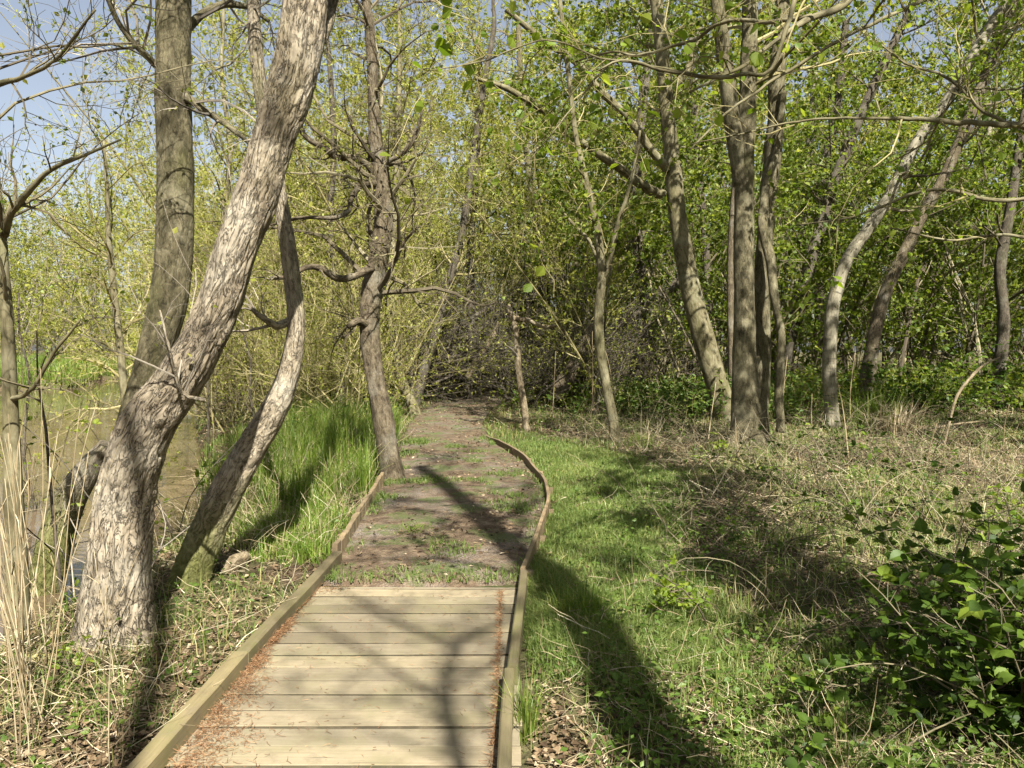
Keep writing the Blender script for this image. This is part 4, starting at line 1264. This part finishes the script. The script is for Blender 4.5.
# verge
X, Y = frustum_pts(260000, 3.0, 15, -0.02, 0.32)
d = n2(X, Y, 1.6, 3, 31)
p = lush(X, Y) * (0.25 + 0.75 * sstep(0.38, 0.55, d)) * off(X, Y)
put(g, X, Y, p, 0.055 + 0.05 * d, 0.0028 + 0.0006 * Y, 0.9, np.clip(R.random(len(X)) * 0.75 + 0.35 * (n2(X, Y, 1.1, 2, 36) - 0.4) + .05, 0, 1))
# general thin grass over the floor
X, Y = frustum_pts(380000, 2.3, 26)
d = n2(X, Y, 0.9, 4, 32)
sparse = np.where(X > 0.3, 0.10 + 0.8 * sstep(0.46, 0.60, d), sstep(0.44, 0.62, d))
shade_right = 1 - 0.7 * sstep(15, 18, Y)
p = sparse * np.where((X > 0.3) & (Y < 6), 0.45, 0.7) * off(X, Y) * (1 - 0.8 * lush(X, Y)) * shade_right * (1 - 0.86 * ((X < -1.3) & (Y < 5.6)))
put(g, X, Y, p, 0.07 + 0.11 * n2(X, Y, 0.6, 2, 33), 0.0032 + 0.0007 * Y, 0.8, np.clip(R.random(len(X)) * 0.9 + 0.12, 0, 1))
# moss and grass on the path edges and in tufts on it
X, Y = ground_pts(60000, -1.9, 0.5, 4.9, 13)
l, r = path_lr(Y)
e = np.minimum(X - l, r - X)
d = n2(X, Y, 2.1, 3, 34)
p = (e > 0.0) * np.clip(sstep(0.58, 0.68, d) + 0.8 * (1 - sstep(4.95, 5.25, Y + 0.25 * (d - .5))) + 0.5 * (1 - sstep(0.0, 0.16, e)) * sstep(.4, .6, d), 0, 1)
put(g, X, Y, p * 0.8, 0.045 + 0.03 * R.random(len(X)), 0.005 + 0.0004 * Y, 0.9, R.random(len(X)) * 0.7, dz=0.03)
tag(g.build('grass', M['grass'], smooth=False), 'short green grass on the verge and in patches over the woodland floor', 'grass', None, 'stuff')

# tall sedge left of the path
g = Geo()
nc = 205
cy = 5.4 + 9.0 * R.random(nc) ** 0.9
l, _ = path_lr(cy)
cx = l - 0.18 - (0.35 + 1.75 * sstep(5.0, 8.5, cy)) * R.random(nc)
okc = (pond_mask(cx, cy)[0] < 0.08) & ~((np.hypot(cx + 1.45, cy - 8.75) < 0.25)) & ~((cy < 5.9) & (cx < -1.9))
cx, cy = cx[okc], cy[okc]
m = 80
X = np.repeat(cx, m) + R.normal(size=len(cx) * m) * 0.085
Y = np.repeat(cy, m) + R.normal(size=len(cx) * m) * 0.085
hh = np.repeat(0.15 + 0.42 * sstep(6.2, 8.2, cy) * (0.3 + 0.95 * R.random(len(cx))), m)
put(g, X, Y, np.ones(len(X)) * off(X, Y, 0.02), hh, 0.006 + 0.0004 * Y, 0.45)
n = 2600
Y = 5.6 + 8 * R.random(n)
X = path_lr(Y)[0] - 0.15 - 1.9 * R.random(n)
k = (pond_mask(X, Y)[0] < 0.3) & off(X, Y, 0.05)
X, Y = X[k], Y[k]
n = len(X)
ribbons(g, np.c_[X, Y, H(X, Y)], np.c_[0.7 * R.normal(size=(n, 2)), 0.3 + 0.6 * R.random(n)], 0.2 + 0.4 * R.random(n), 0.003 + 0.0003 * Y, 4, 0.18, 0.08, None, 1)
tag(g.build('sedge', [M['sedge'], M['straw']], smooth=False), 'tall bright green sedge growing between the path and the pond', 'sedge', None, 'stuff')

# grass on the far bank, and reeds
g = Geo()
X, Y = ground_pts(60000, -42, -14, 29, 44)
pm, yf = pond_mask(X, Y)
put(g, X, Y, np.where((pm < 0.4) & (X < shore(Y) + 1), 0.8, 0), 0.55 + 0.35 * n2(X, Y, 0.5, 2, 41), 0.035, 0.4)
tag(g.build('bank_grass', M['sedge'], smooth=False), 'sunny green grass on the far bank of the pond', 'grass', None, 'stuff')

# ------------------------------------------------------------------ litter: dead leaves, straw, herbs
g = Geo()
X, Y = frustum_pts(120000, 2.3, 24)
d = n2(X, Y, 1.2, 3, 51)
k = (R.random(len(X)) < (0.35 + 0.65 * sstep(.4, .6, d)) * (1 - 0.75 * lush(X, Y))) & off(X, Y) & (pond_mask(X, Y)[0] < 0.3)
X, Y = X[k], Y[k]
n = len(X)
P = np.c_[X, Y, H(X, Y) + 0.004 + 0.02 * R.random(n)]
leaves(g, P, np.c_[R.normal(size=(n, 2)), 0.35 * R.normal(size=n)], (0.02 + 0.034 * R.random(n)) * (0.72 + Y * 0.05), 0.6, False, 0.8)
X, Y = ground_pts(9000, -2.2, 0.4, 4.95, 20)
l, r = path_lr(Y)
k = (X > l + .03) & (X < r - .03) & (R.random(len(X)) < 0.15 + 0.8 * sstep(0.45, 0.6, n2(X, Y, 1.7, 3, 52)))
X, Y = X[k], Y[k]
n = len(X)
leaves(g, np.c_[X, Y, np.full(n, 0.038) + 0.012 * R.random(n)], np.c_[R.normal(size=(n, 2)), 0.25 * R.normal(size=n)], 0.02 + 0.03 * R.random(n), 0.6, False, 0.9)
tag(g.build('leaf_litter', M['litter'], smooth=False), 'brown dead leaves strewn over the woodland floor and path', 'litter', None, 'stuff')

g = Geo()
X, Y = frustum_pts(34000, 2.3, 20)
d = n2(X, Y, 0.8, 3, 53)
left = (X < -1.35) & (Y < 5.5)
right = (X > 0.3)
p = np.where(left, 0.42, np.where(right, 0.25 + 0.7 * sstep(0.42, 0.58, d), 0.25)) * (1 - 0.92 * lush(X, Y)) * (1 - 0.7 * sstep(9, 11, Y) * (X < 4.5))
k = (R.random(len(X)) < p) & off(X, Y, 0.08) & (pond_mask(X, Y)[0] < 0.25)
X, Y = X[k], Y[k]
n = len(X)
P = np.c_[X, Y, H(X, Y) + 0.01 + 0.05 * R.random(n) ** 2]
L = (0.08 + 0.34 * R.random(n) ** 2.2)
ribbons(g, P, np.c_[R.normal(size=(n, 2)), 0.20 * np.abs(R.normal(size=n)) - 0.02], L, 0.0013 + 0.0026 * R.random(n) + 0.00026 * Y, 4, 0.20, 0.03)
# bleached stalks leaning out of the rough ground at the right
n = 2600
X = 0.9 + 6.5 * R.random(n) ** 0.8
Y = 2.6 + 11 * R.random(n)
k = (R.random(n) < sstep(0.42, 0.6, n2(X, Y, 0.7, 3, 54))) & (lush(X, Y) < 0.3)
X, Y = X[k], Y[k]
n = len(X)
ribbons(g, np.c_[X, Y, H(X, Y)], np.c_[0.8 * R.normal(size=(n, 2)), 0.7 + 0.3 * R.random(n)], 0.2 + 0.45 * R.random(n), 0.0016 + 0.0022 * R.random(n) + 0.0002 * Y, 5, 0.20, 0.05)
n = 1500
X = 0.8 + 7.0 * R.random(n)
Y = 2.5 + 11 * R.random(n)
k = (R.random(n) < sstep(0.40, 0.58, n2(X, Y, 0.6, 3, 57))) & (lush(X, Y) < 0.4)
X, Y = X[k], Y[k]
n = len(X)
Q = grow(np.c_[X, Y, H(X, Y)], np.c_[R.normal(size=(n, 2)), 0.9 + 0.5 * R.random(n)], 0.5 + 0.7 * R.random(n), 9, 0.10, -0.16)
Q[..., 2] = np.maximum(Q[..., 2], H(Q[..., 0], Q[..., 1]) + 0.01)
tubes(g, Q, taper(n, 10, 0.003 + 0.0002 * Y, 0.0015), 3, None, 1)
S, D, pr, tt = sprout(Q, taper(n, 10, 0.003, 0.0015), 5, 0.2, 1, (30, 70))
Q2 = grow(S, D, 0.12 + 0.25 * R.random(len(S)), 4, 0.2, -0.05)
tubes(g, Q2, taper(len(S), 5, 0.002, 0.001), 3, None, 1)
tag(g.build('dead_stalks', [M['straw'], M['twig']], smooth=False), 'bleached dead stalks and straw lying over the rough ground', 'dead stalks', None, 'stuff')

# low leafy weeds
g = Geo()
nc = 9000
X, Y = frustum_pts(nc, 2.4, 22)
d = n2(X, Y, 0.7, 3, 55)
k = (R.random(nc) < np.where(X > 0.4, 0.16 + 0.8 * sstep(.44, .58, d), 0.08) * (1 - 0.7 * lush(X, Y))) & off(X, Y, 0.05) & (pond_mask(X, Y)[0] < 0.2)
X, Y = X[k], Y[k]
m = 9
n = len(X)
hgt = (0.05 + (0.16 + 0.16 * (Y > 5)) * R.random(n) ** 2)
P = np.c_[np.repeat(X, m) + R.normal(size=n * m) * 0.045, np.repeat(Y, m) + R.normal(size=n * m) * 0.045, np.repeat(H(X, Y), m) + 0.01 + np.repeat(hgt, m) * R.random(n * m)]
leaves(g, P, np.c_[R.normal(size=(n * m, 2)), 0.3 * R.normal(size=n * m)], (0.02 + 0.028 * R.random(n * m)) * (0.8 + 0.035 * np.repeat(Y, m)), 0.65, False, 0.9, np.clip(np.repeat(R.random(n), m) * .7 + .3 * R.random(n * m), 0, 1))
tag(g.build('low_weeds', M['nettle'], smooth=False), 'low green weeds sprouting through the litter', 'weeds', None, 'stuff')


def herb_patch(name, label, cx, cy, sx, sy, n, h, leafm='nettle', ls=0.07, kind='stuff', m=14):
    g = Geo()
    X = cx + R.normal(size=n) * sx
    Y = cy + R.normal(size=n) * sy
    k = off(X, Y, 0.1)
    X, Y = X[k], Y[k]
    n = len(X)
    hh = h * (0.5 + 0.7 * R.random(n))
    P = grow(np.c_[X, Y, H(X, Y)], np.c_[R.normal(size=(n, 2)) * 0.2, np.ones(n)], hh, 4, 0.08, 0.02)
    rr = taper(n, 5, 0.006, 0.003)
    tubes(g, P, rr, 3)
    S, D, pr, tt = sprout(P, rr, m, 0.15, 1.0, (50, 90))
    leaves(g, S, D, ls * (0.6 + 0.7 * R.random(len(S))), 0.55, False, 0.7, None, 1)
    return tag(g.build(name, [M['twig_olive'], M[leafm]], smooth=False), label, 'herbs', None, kind)


herb_patch('nettles', 'dark green nettles around the foot of the curved olive trunk', 4.0, 17.0, 1.1, 1.0, 330, 0.75, ls=0.11)
herb_patch('nettles', 'green nettles between the twin-stemmed tree and the pale birch', 5.3, 17.0, 0.9, 1.2, 260, 1.0, ls=0.11)
herb_patch('undergrowth', 'dim green undergrowth filling the shade at the right', 12.0, 20.5, 3.2, 1.8, 900, 1.0, 'hazel', 0.14)
herb_patch('undergrowth', 'low undergrowth beneath the dead boughs right of the path end', 2.6, 21.5, 1.6, 1.8, 420, 0.6, 'hazel', 0.10)
herb_patch('undergrowth', 'low green undergrowth along the far left edge of the path', -3.2, 17.0, 0.6, 2.5, 260, 0.45, 'nettle', 0.08)


# ------------------------------------------------------------------ brambles and shrubs
def bramble(name, label, x, y, n, length, ls, spread=0.35, leafm='bramble', per=11, kindlbl='bramble', dirx=0.0, stem='twig', rich=True, up=0.9):
    t = thing(name, label, kindlbl)
    g = Geo()
    lv = Geo()
    b = np.c_[x + R.normal(size=n) * spread * 0.5, y + R.normal(size=n) * spread * 0.5]
    b = np.c_[b, H(b[:, 0], b[:, 1])]
    P = grow(b, np.c_[R.normal(size=(n, 2)) * 0.75 + np.array([dirx, 0]), np.ones(n)], length * (0.5 + 0.6 * R.random(n)), 10, 0.12, -0.07)
    P[..., 2] = np.maximum(P[..., 2], H(P[..., 0], P[..., 1]) + 0.03)
    rr = taper(n, 11, 0.006, 0.0022)
    tubes(g, P, rr, 5)
    S, D, pr, tt = sprout(P, rr, per, 0.12, 1.0, (50, 85))
    ln = ls * (0.8 + 0.7 * R.random(len(S)))
    Q = grow(S, D + np.array([0, 0, 0.25]), ln, 2, 0.08, 0.05)
    tubes(g, Q, taper(len(S), 3, 0.0022, 0.0012), 3)
    e = Q[:, -1]
    d = unit(Q[:, -1] - Q[:, -2])
    side = unit(np.cross(d, np.array([0, 0, 1.0])))
    sz = ls * (0.6 + 0.55 * R.random(len(S)))
    rn = R.random(len(S))
    leaves(lv, e, d + np.array([0, 0, -0.15]), sz, 0.8, rich, up, rn)
    for s in (-1, 1):
        leaves(lv, e, d * 0.35 + side * s + np.array([0, 0, -0.05]), sz * 0.85, 0.75, rich, up, rn)
    g.build('canes', M[stem], t)
    lv.build('foliage', M[leafm], t, smooth=False)
    return t


bramble('bramble_bush', 'dark green leafy bramble bush filling the bottom right corner', 2.15, 3.25, 70, 0.9, 0.07, 0.42, per=16)
bramble('bramble_bush', 'dark bramble behind the corner bush at the right edge', 2.75, 3.9, 34, 0.95, 0.07, 0.4, per=13)
bramble('bramble_bush', 'small bramble spray at the bottom edge, between grass shadow and the corner bush', 1.25, 2.85, 8, 0.55, 0.05, 0.3, per=9)
bramble('bramble_bush', 'loose bramble with dark canes under the straw tussock', 3.3, 6.6, 16, 1.1, 0.06, 0.6, per=9)
bramble('bramble_bush', 'thin bramble at the right edge with bright young leaves', 4.1, 6.0, 12, 1.1, 0.06, 0.4, 'fresh', per=8)
bramble('bramble_bush', 'small bright-leaved bramble on the edge of the grass shadow', 1.0, 4.25, 9, 0.5, 0.04, 0.22, 'fresh', per=9)
bramble('bramble_bush', 'dark mounded bramble in the shade behind the brown leaning tree', 9.2, 17.5, 60, 2.0, 0.11, 1.2, per=14)
bramble('bramble_bush', 'dark mounded bramble at the right edge in the far shade', 12.2, 18.5, 60, 2.0, 0.11, 1.2, per=14)
bramble('bramble_bush', 'low wiry bramble in the middle of the rough ground, below the twin-stemmed tree', 2.6, 8.2, 12, 0.9, 0.05, 0.5, per=7)
bramble('bramble_bush', 'wiry bramble in front of the pale birch', 4.6, 10.5, 14, 1.0, 0.055, 0.6, per=7)
bramble('bramble_bush', 'spindly bramble on the boundary of green verge and straw', 1.95, 6.0, 10, 0.7, 0.04, 0.35, per=7)
bramble('leafy_sprig', 'small fresh green sprig at the foot of the twin-stemmed tree', 2.9, 10.6, 5, 0.5, 0.07, 0.12, 'fresh', per=8, kindlbl='sprig')
bramble('leafy_sprig', 'small fresh green sprig among the reeds by the bent branch', -2.02, 3.45, 3, 0.32, 0.035, 0.05, 'fresh', per=7, kindlbl='sprig')
bramble('leafy_shrub', 'light-leaved shrub between the upright grey trunk and the pond water', -3.0, 6.5, 7, 1.5, 0.055, 0.25, 'fresh', per=7, kindlbl='shrub', stem='twig_grey')
bramble('leafy_shrub', 'bare low shrub at the pond edge behind the left reeds', -2.75, 5.0, 8, 1.3, 0.035, 0.3, 'hazel', per=6, kindlbl='shrub', stem='twig_grey')


# ------------------------------------------------------------------ tussocks, rush tuft, reed stalks: one object each
def tussock(name, label, x, y, n, h, w, spread, mat, lean=0.6, cat='tussock', group=None):
    g = Geo()
    a = R.random(n) * 2 * np.pi
    rr = np.abs(R.normal(size=n)) * spread
    X, Y = x + rr * np.cos(a), y + rr * np.sin(a)
    blades(g, np.c_[X, Y, H(X, Y) - 0.01], h * (0.45 + 0.7 * R.random(n)), w, lean, None, a + R.normal(size=n) * 0.6)
    return tag(g.build(name, M[mat], smooth=False), label, cat, group)


tussock('straw_tussock', 'bleached straw tussock with drooping blades in front of the far shade', 6.6, 13.0, 420, 0.7, 0.010, 0.24, 'straw', 1.0)
tussock('green_tussock', 'green grass tussock growing through the bleached straw one', 6.4, 13.3, 300, 0.9, 0.012, 0.2, 'sedge', 0.5)
tussock('rush_tuft', 'tuft of thin green rushes against the outer side of the right rail', 0.055, 3.12, 150, 0.34, 0.004, 0.04, 'sedge', 0.4)
tussock('grass_tuft', 'green grass tuft at the foot of the slender pale tree', 2.05, 11.9, 260, 0.28, 0.009, 0.13, 'sedge', 0.7)
tussock('grass_tuft', 'dark green grass tuft in the shadow beside the right rail', 0.42, 4.3, 320, 0.2, 0.005, 0.12, 'sedge', 0.7)
tussock('grass_tuft', 'low grass tuft on the gravel just beyond the planks', -0.82, 6.3, 900, 0.085, 0.006, 0.11, 'sedge', 0.9)

reed0 = None
for i in range(40):
    if i < 6:
        g = Geo()
        n = 1
        P = grow(np.zeros((1, 3)), np.array([[0.07 * R.normal(), 0.07 * R.normal(), 1]]), 1.0, 9, 0.03, 0)
        rr = taper(1, 10, 0.0030, 0.0012)
        tubes(g, P, rr, 6, cap=True)
        for nd in (3, 5, 7):
            if R.random() < 0.7:
                blades(g, P[:, nd], 0.10 + 0.12 * R.random(), 0.006, 1.1)
        o = g.build('dry_reed', M['reed'])
        reeds = [o] if i == 0 else reeds + [o]
    else:
        o = reeds[int(R.integers(0, 6))].copy()
        col.objects.link(o)
    px = abs(R.normal()) * 24 + 4 * R.random()
    if i % 7 == 3:
        px = 60 + 75 * R.random()
    d = 2.75 + 1.25 * R.random()
    x = (px - 512) / FPX * d
    o.location = (x, d, float(H(x, d)) - 0.02)
    s = (0.75 + 0.75 * R.random()) * (0.62 if i % 7 == 3 else 1)
    o.scale = (1, 1, s)
    o.rotation_euler = (0.10 * R.normal(), 0.11 * R.normal(), R.random() * 6)
    tag(o, 'pale dry reed stalk standing among the others at the left edge', 'reed stalk', 'dry reed stalks by the pond edge')
dst = []
for i, (px, py, top, Y) in enumerate([(738, 470, 415, 10.5), (706, 470, 380, 11), (848, 500, 372, 10.2), (813, 470, 392, 12), (776, 470, 352, 12.5), (850, 420, 345, 15), (783, 455, 405, 12.2), (893, 465, 400, 12.5), (880, 460, 390, 13),
                                      (590, 432, 330, 15), (617, 420, 330, 16), (552, 428, 350, 16), (925, 480, 420, 10), (1003, 470, 400, 11), (640, 512, 470, 8.6), (935, 560, 520, 6), (980, 570, 500, 5.8), (905, 470, 415, 12)]):
    P0, P1 = at(px, py, Y), at(px + 6 * R.normal(), top, Y)
    hgt = P1[2] - float(H(P0[0], Y))
    g = Geo()
    D = np.array([[P1[0] - P0[0], 0.1 * R.normal(), max(hgt, .2)]])
    P = grow(np.array([[P0[0], Y, float(H(P0[0], Y)) - .02]]), D, hgt, 7, 0.03, 0)
    tubes(g, P, taper(1, 8, 0.008 if Y < 9 else 0.012, 0.004), 6, cap=True)
    o = g.build('dead_stalk', M['reed'])
    tag(o, 'upright pale dead stem in the rough ground right of the path', 'dead stem', 'upright dead stems right of the path')

# ------------------------------------------------------------------ rusty catkin litter on the planks
g = Geo()
n = 7000
Y = 1.6 + 3.25 * R.random(n)
e = np.abs(R.normal(size=n)) * (0.02 + 0.10 * sstep(.3, .7, n2(Y, Y * 0, 2.2, 3, 60)))
X = -1.275 + e
k = R.random(n) < 0.25 + 0.75 * sstep(0.35, 0.6, n2(X, Y, 5, 2, 61))
X, Y = X[k], Y[k]
x2 = -0.062 - np.abs(R.normal(size=1500)) * 0.012
y2 = 1.6 + 3.2 * R.random(1500)
x3 = -1.3 + 1.25 * R.random(450)
y3 = 2.5 + 2.35 * R.random(450)
X = np.r_[X, x2, x3]
Y = np.r_[Y, y2, y3]
n = len(X)
hz_ = 0.022 * np.exp(-((X + 1.27) / 0.07) ** 2)
P = np.c_[X, Y, DECK + 0.004 + 0.006 * R.random(n) + hz_ * R.random(n)]
ribbons(g, P, np.c_[R.normal(size=(n, 2)), 0.12 * R.normal(size=n)], 0.012 + 0.03 * R.random(n), 0.0022, 2, 0.2, 0)
tag(g.build('catkin_litter', M['needle'], smooth=False), 'rusty brown needle-like litter heaped along the rails on the planks', 'litter', None, 'stuff')
# ------------------------------------------------------------------ camera, daylight, film
cam = bpy.data.cameras.new('camera')
cam.sensor_width = 36.0
cam.lens = FPX / 1024.0 * 36.0
cam.clip_start = 0.05
cam.clip_end = 600
co = bpy.data.objects.new('camera', cam)
co.location = (0, 0, CAMZ)
co.rotation_euler = (math.pi / 2 - PITCH, 0, 0)
col.objects.link(co)
scene.camera = co

sd = Vector((SUN_H[0] * math.cos(SUN_EL), SUN_H[1] * math.cos(SUN_EL), math.sin(SUN_EL)))
sun = bpy.data.lights.new('sun', 'SUN')
sun.energy = 5.0
sun.angle = math.radians(0.53)
sun.color = (1.0, 0.965, 0.90)
so = bpy.data.objects.new('sun', sun)
so.rotation_euler = sd.to_track_quat('Z', 'Y').to_euler()
so.location = (4, -10, 20)
col.objects.link(so)

w = bpy.data.worlds.new('World')
scene.world = w
w.use_nodes = True
nt = w.node_tree
bg = nt.nodes['Background']
sky = nt.nodes.new('ShaderNodeTexSky')
sky.sky_type = 'NISHITA'
sky.sun_disc = False
sky.sun_elevation = SUN_EL
sky.sun_rotation = math.atan2(SUN_H[0], SUN_H[1])
sky.air_density = 1.0
sky.dust_density = 2.0
hsv = nt.nodes.new('ShaderNodeHueSaturation')
hsv.inputs['Saturation'].default_value = 0.6
hsv.inputs['Value'].default_value = 1.0
nt.links.new(sky.outputs[0], hsv.inputs['Color'])
nt.links.new(hsv.outputs[0], bg.inputs['Color'])
bg.inputs['Strength'].default_value = 0.05

vs = scene.view_settings
scene.display_settings.display_device = 'sRGB'
vs.view_transform = 'Standard'
vs.look = 'None'
vs.exposure = 1.72
vs.gamma = 1.0
vs.use_curve_mapping = False
scene.render.engine = 'CYCLES'
cy = scene.cycles
cy.max_bounces = 4
cy.diffuse_bounces = 1
cy.glossy_bounces = 2
cy.transmission_bounces = 2
cy.transparent_max_bounces = 4
cy.caustics_reflective = False
cy.caustics_refractive = False
cy.use_adaptive_sampling = True
cy.adaptive_threshold = 0.02
cy.sample_clamp_indirect = 6.0
cy.use_denoising = True
cy.denoiser = 'OPENIMAGEDENOISE'
cy.denoising_input_passes = 'RGB_ALBEDO_NORMAL'
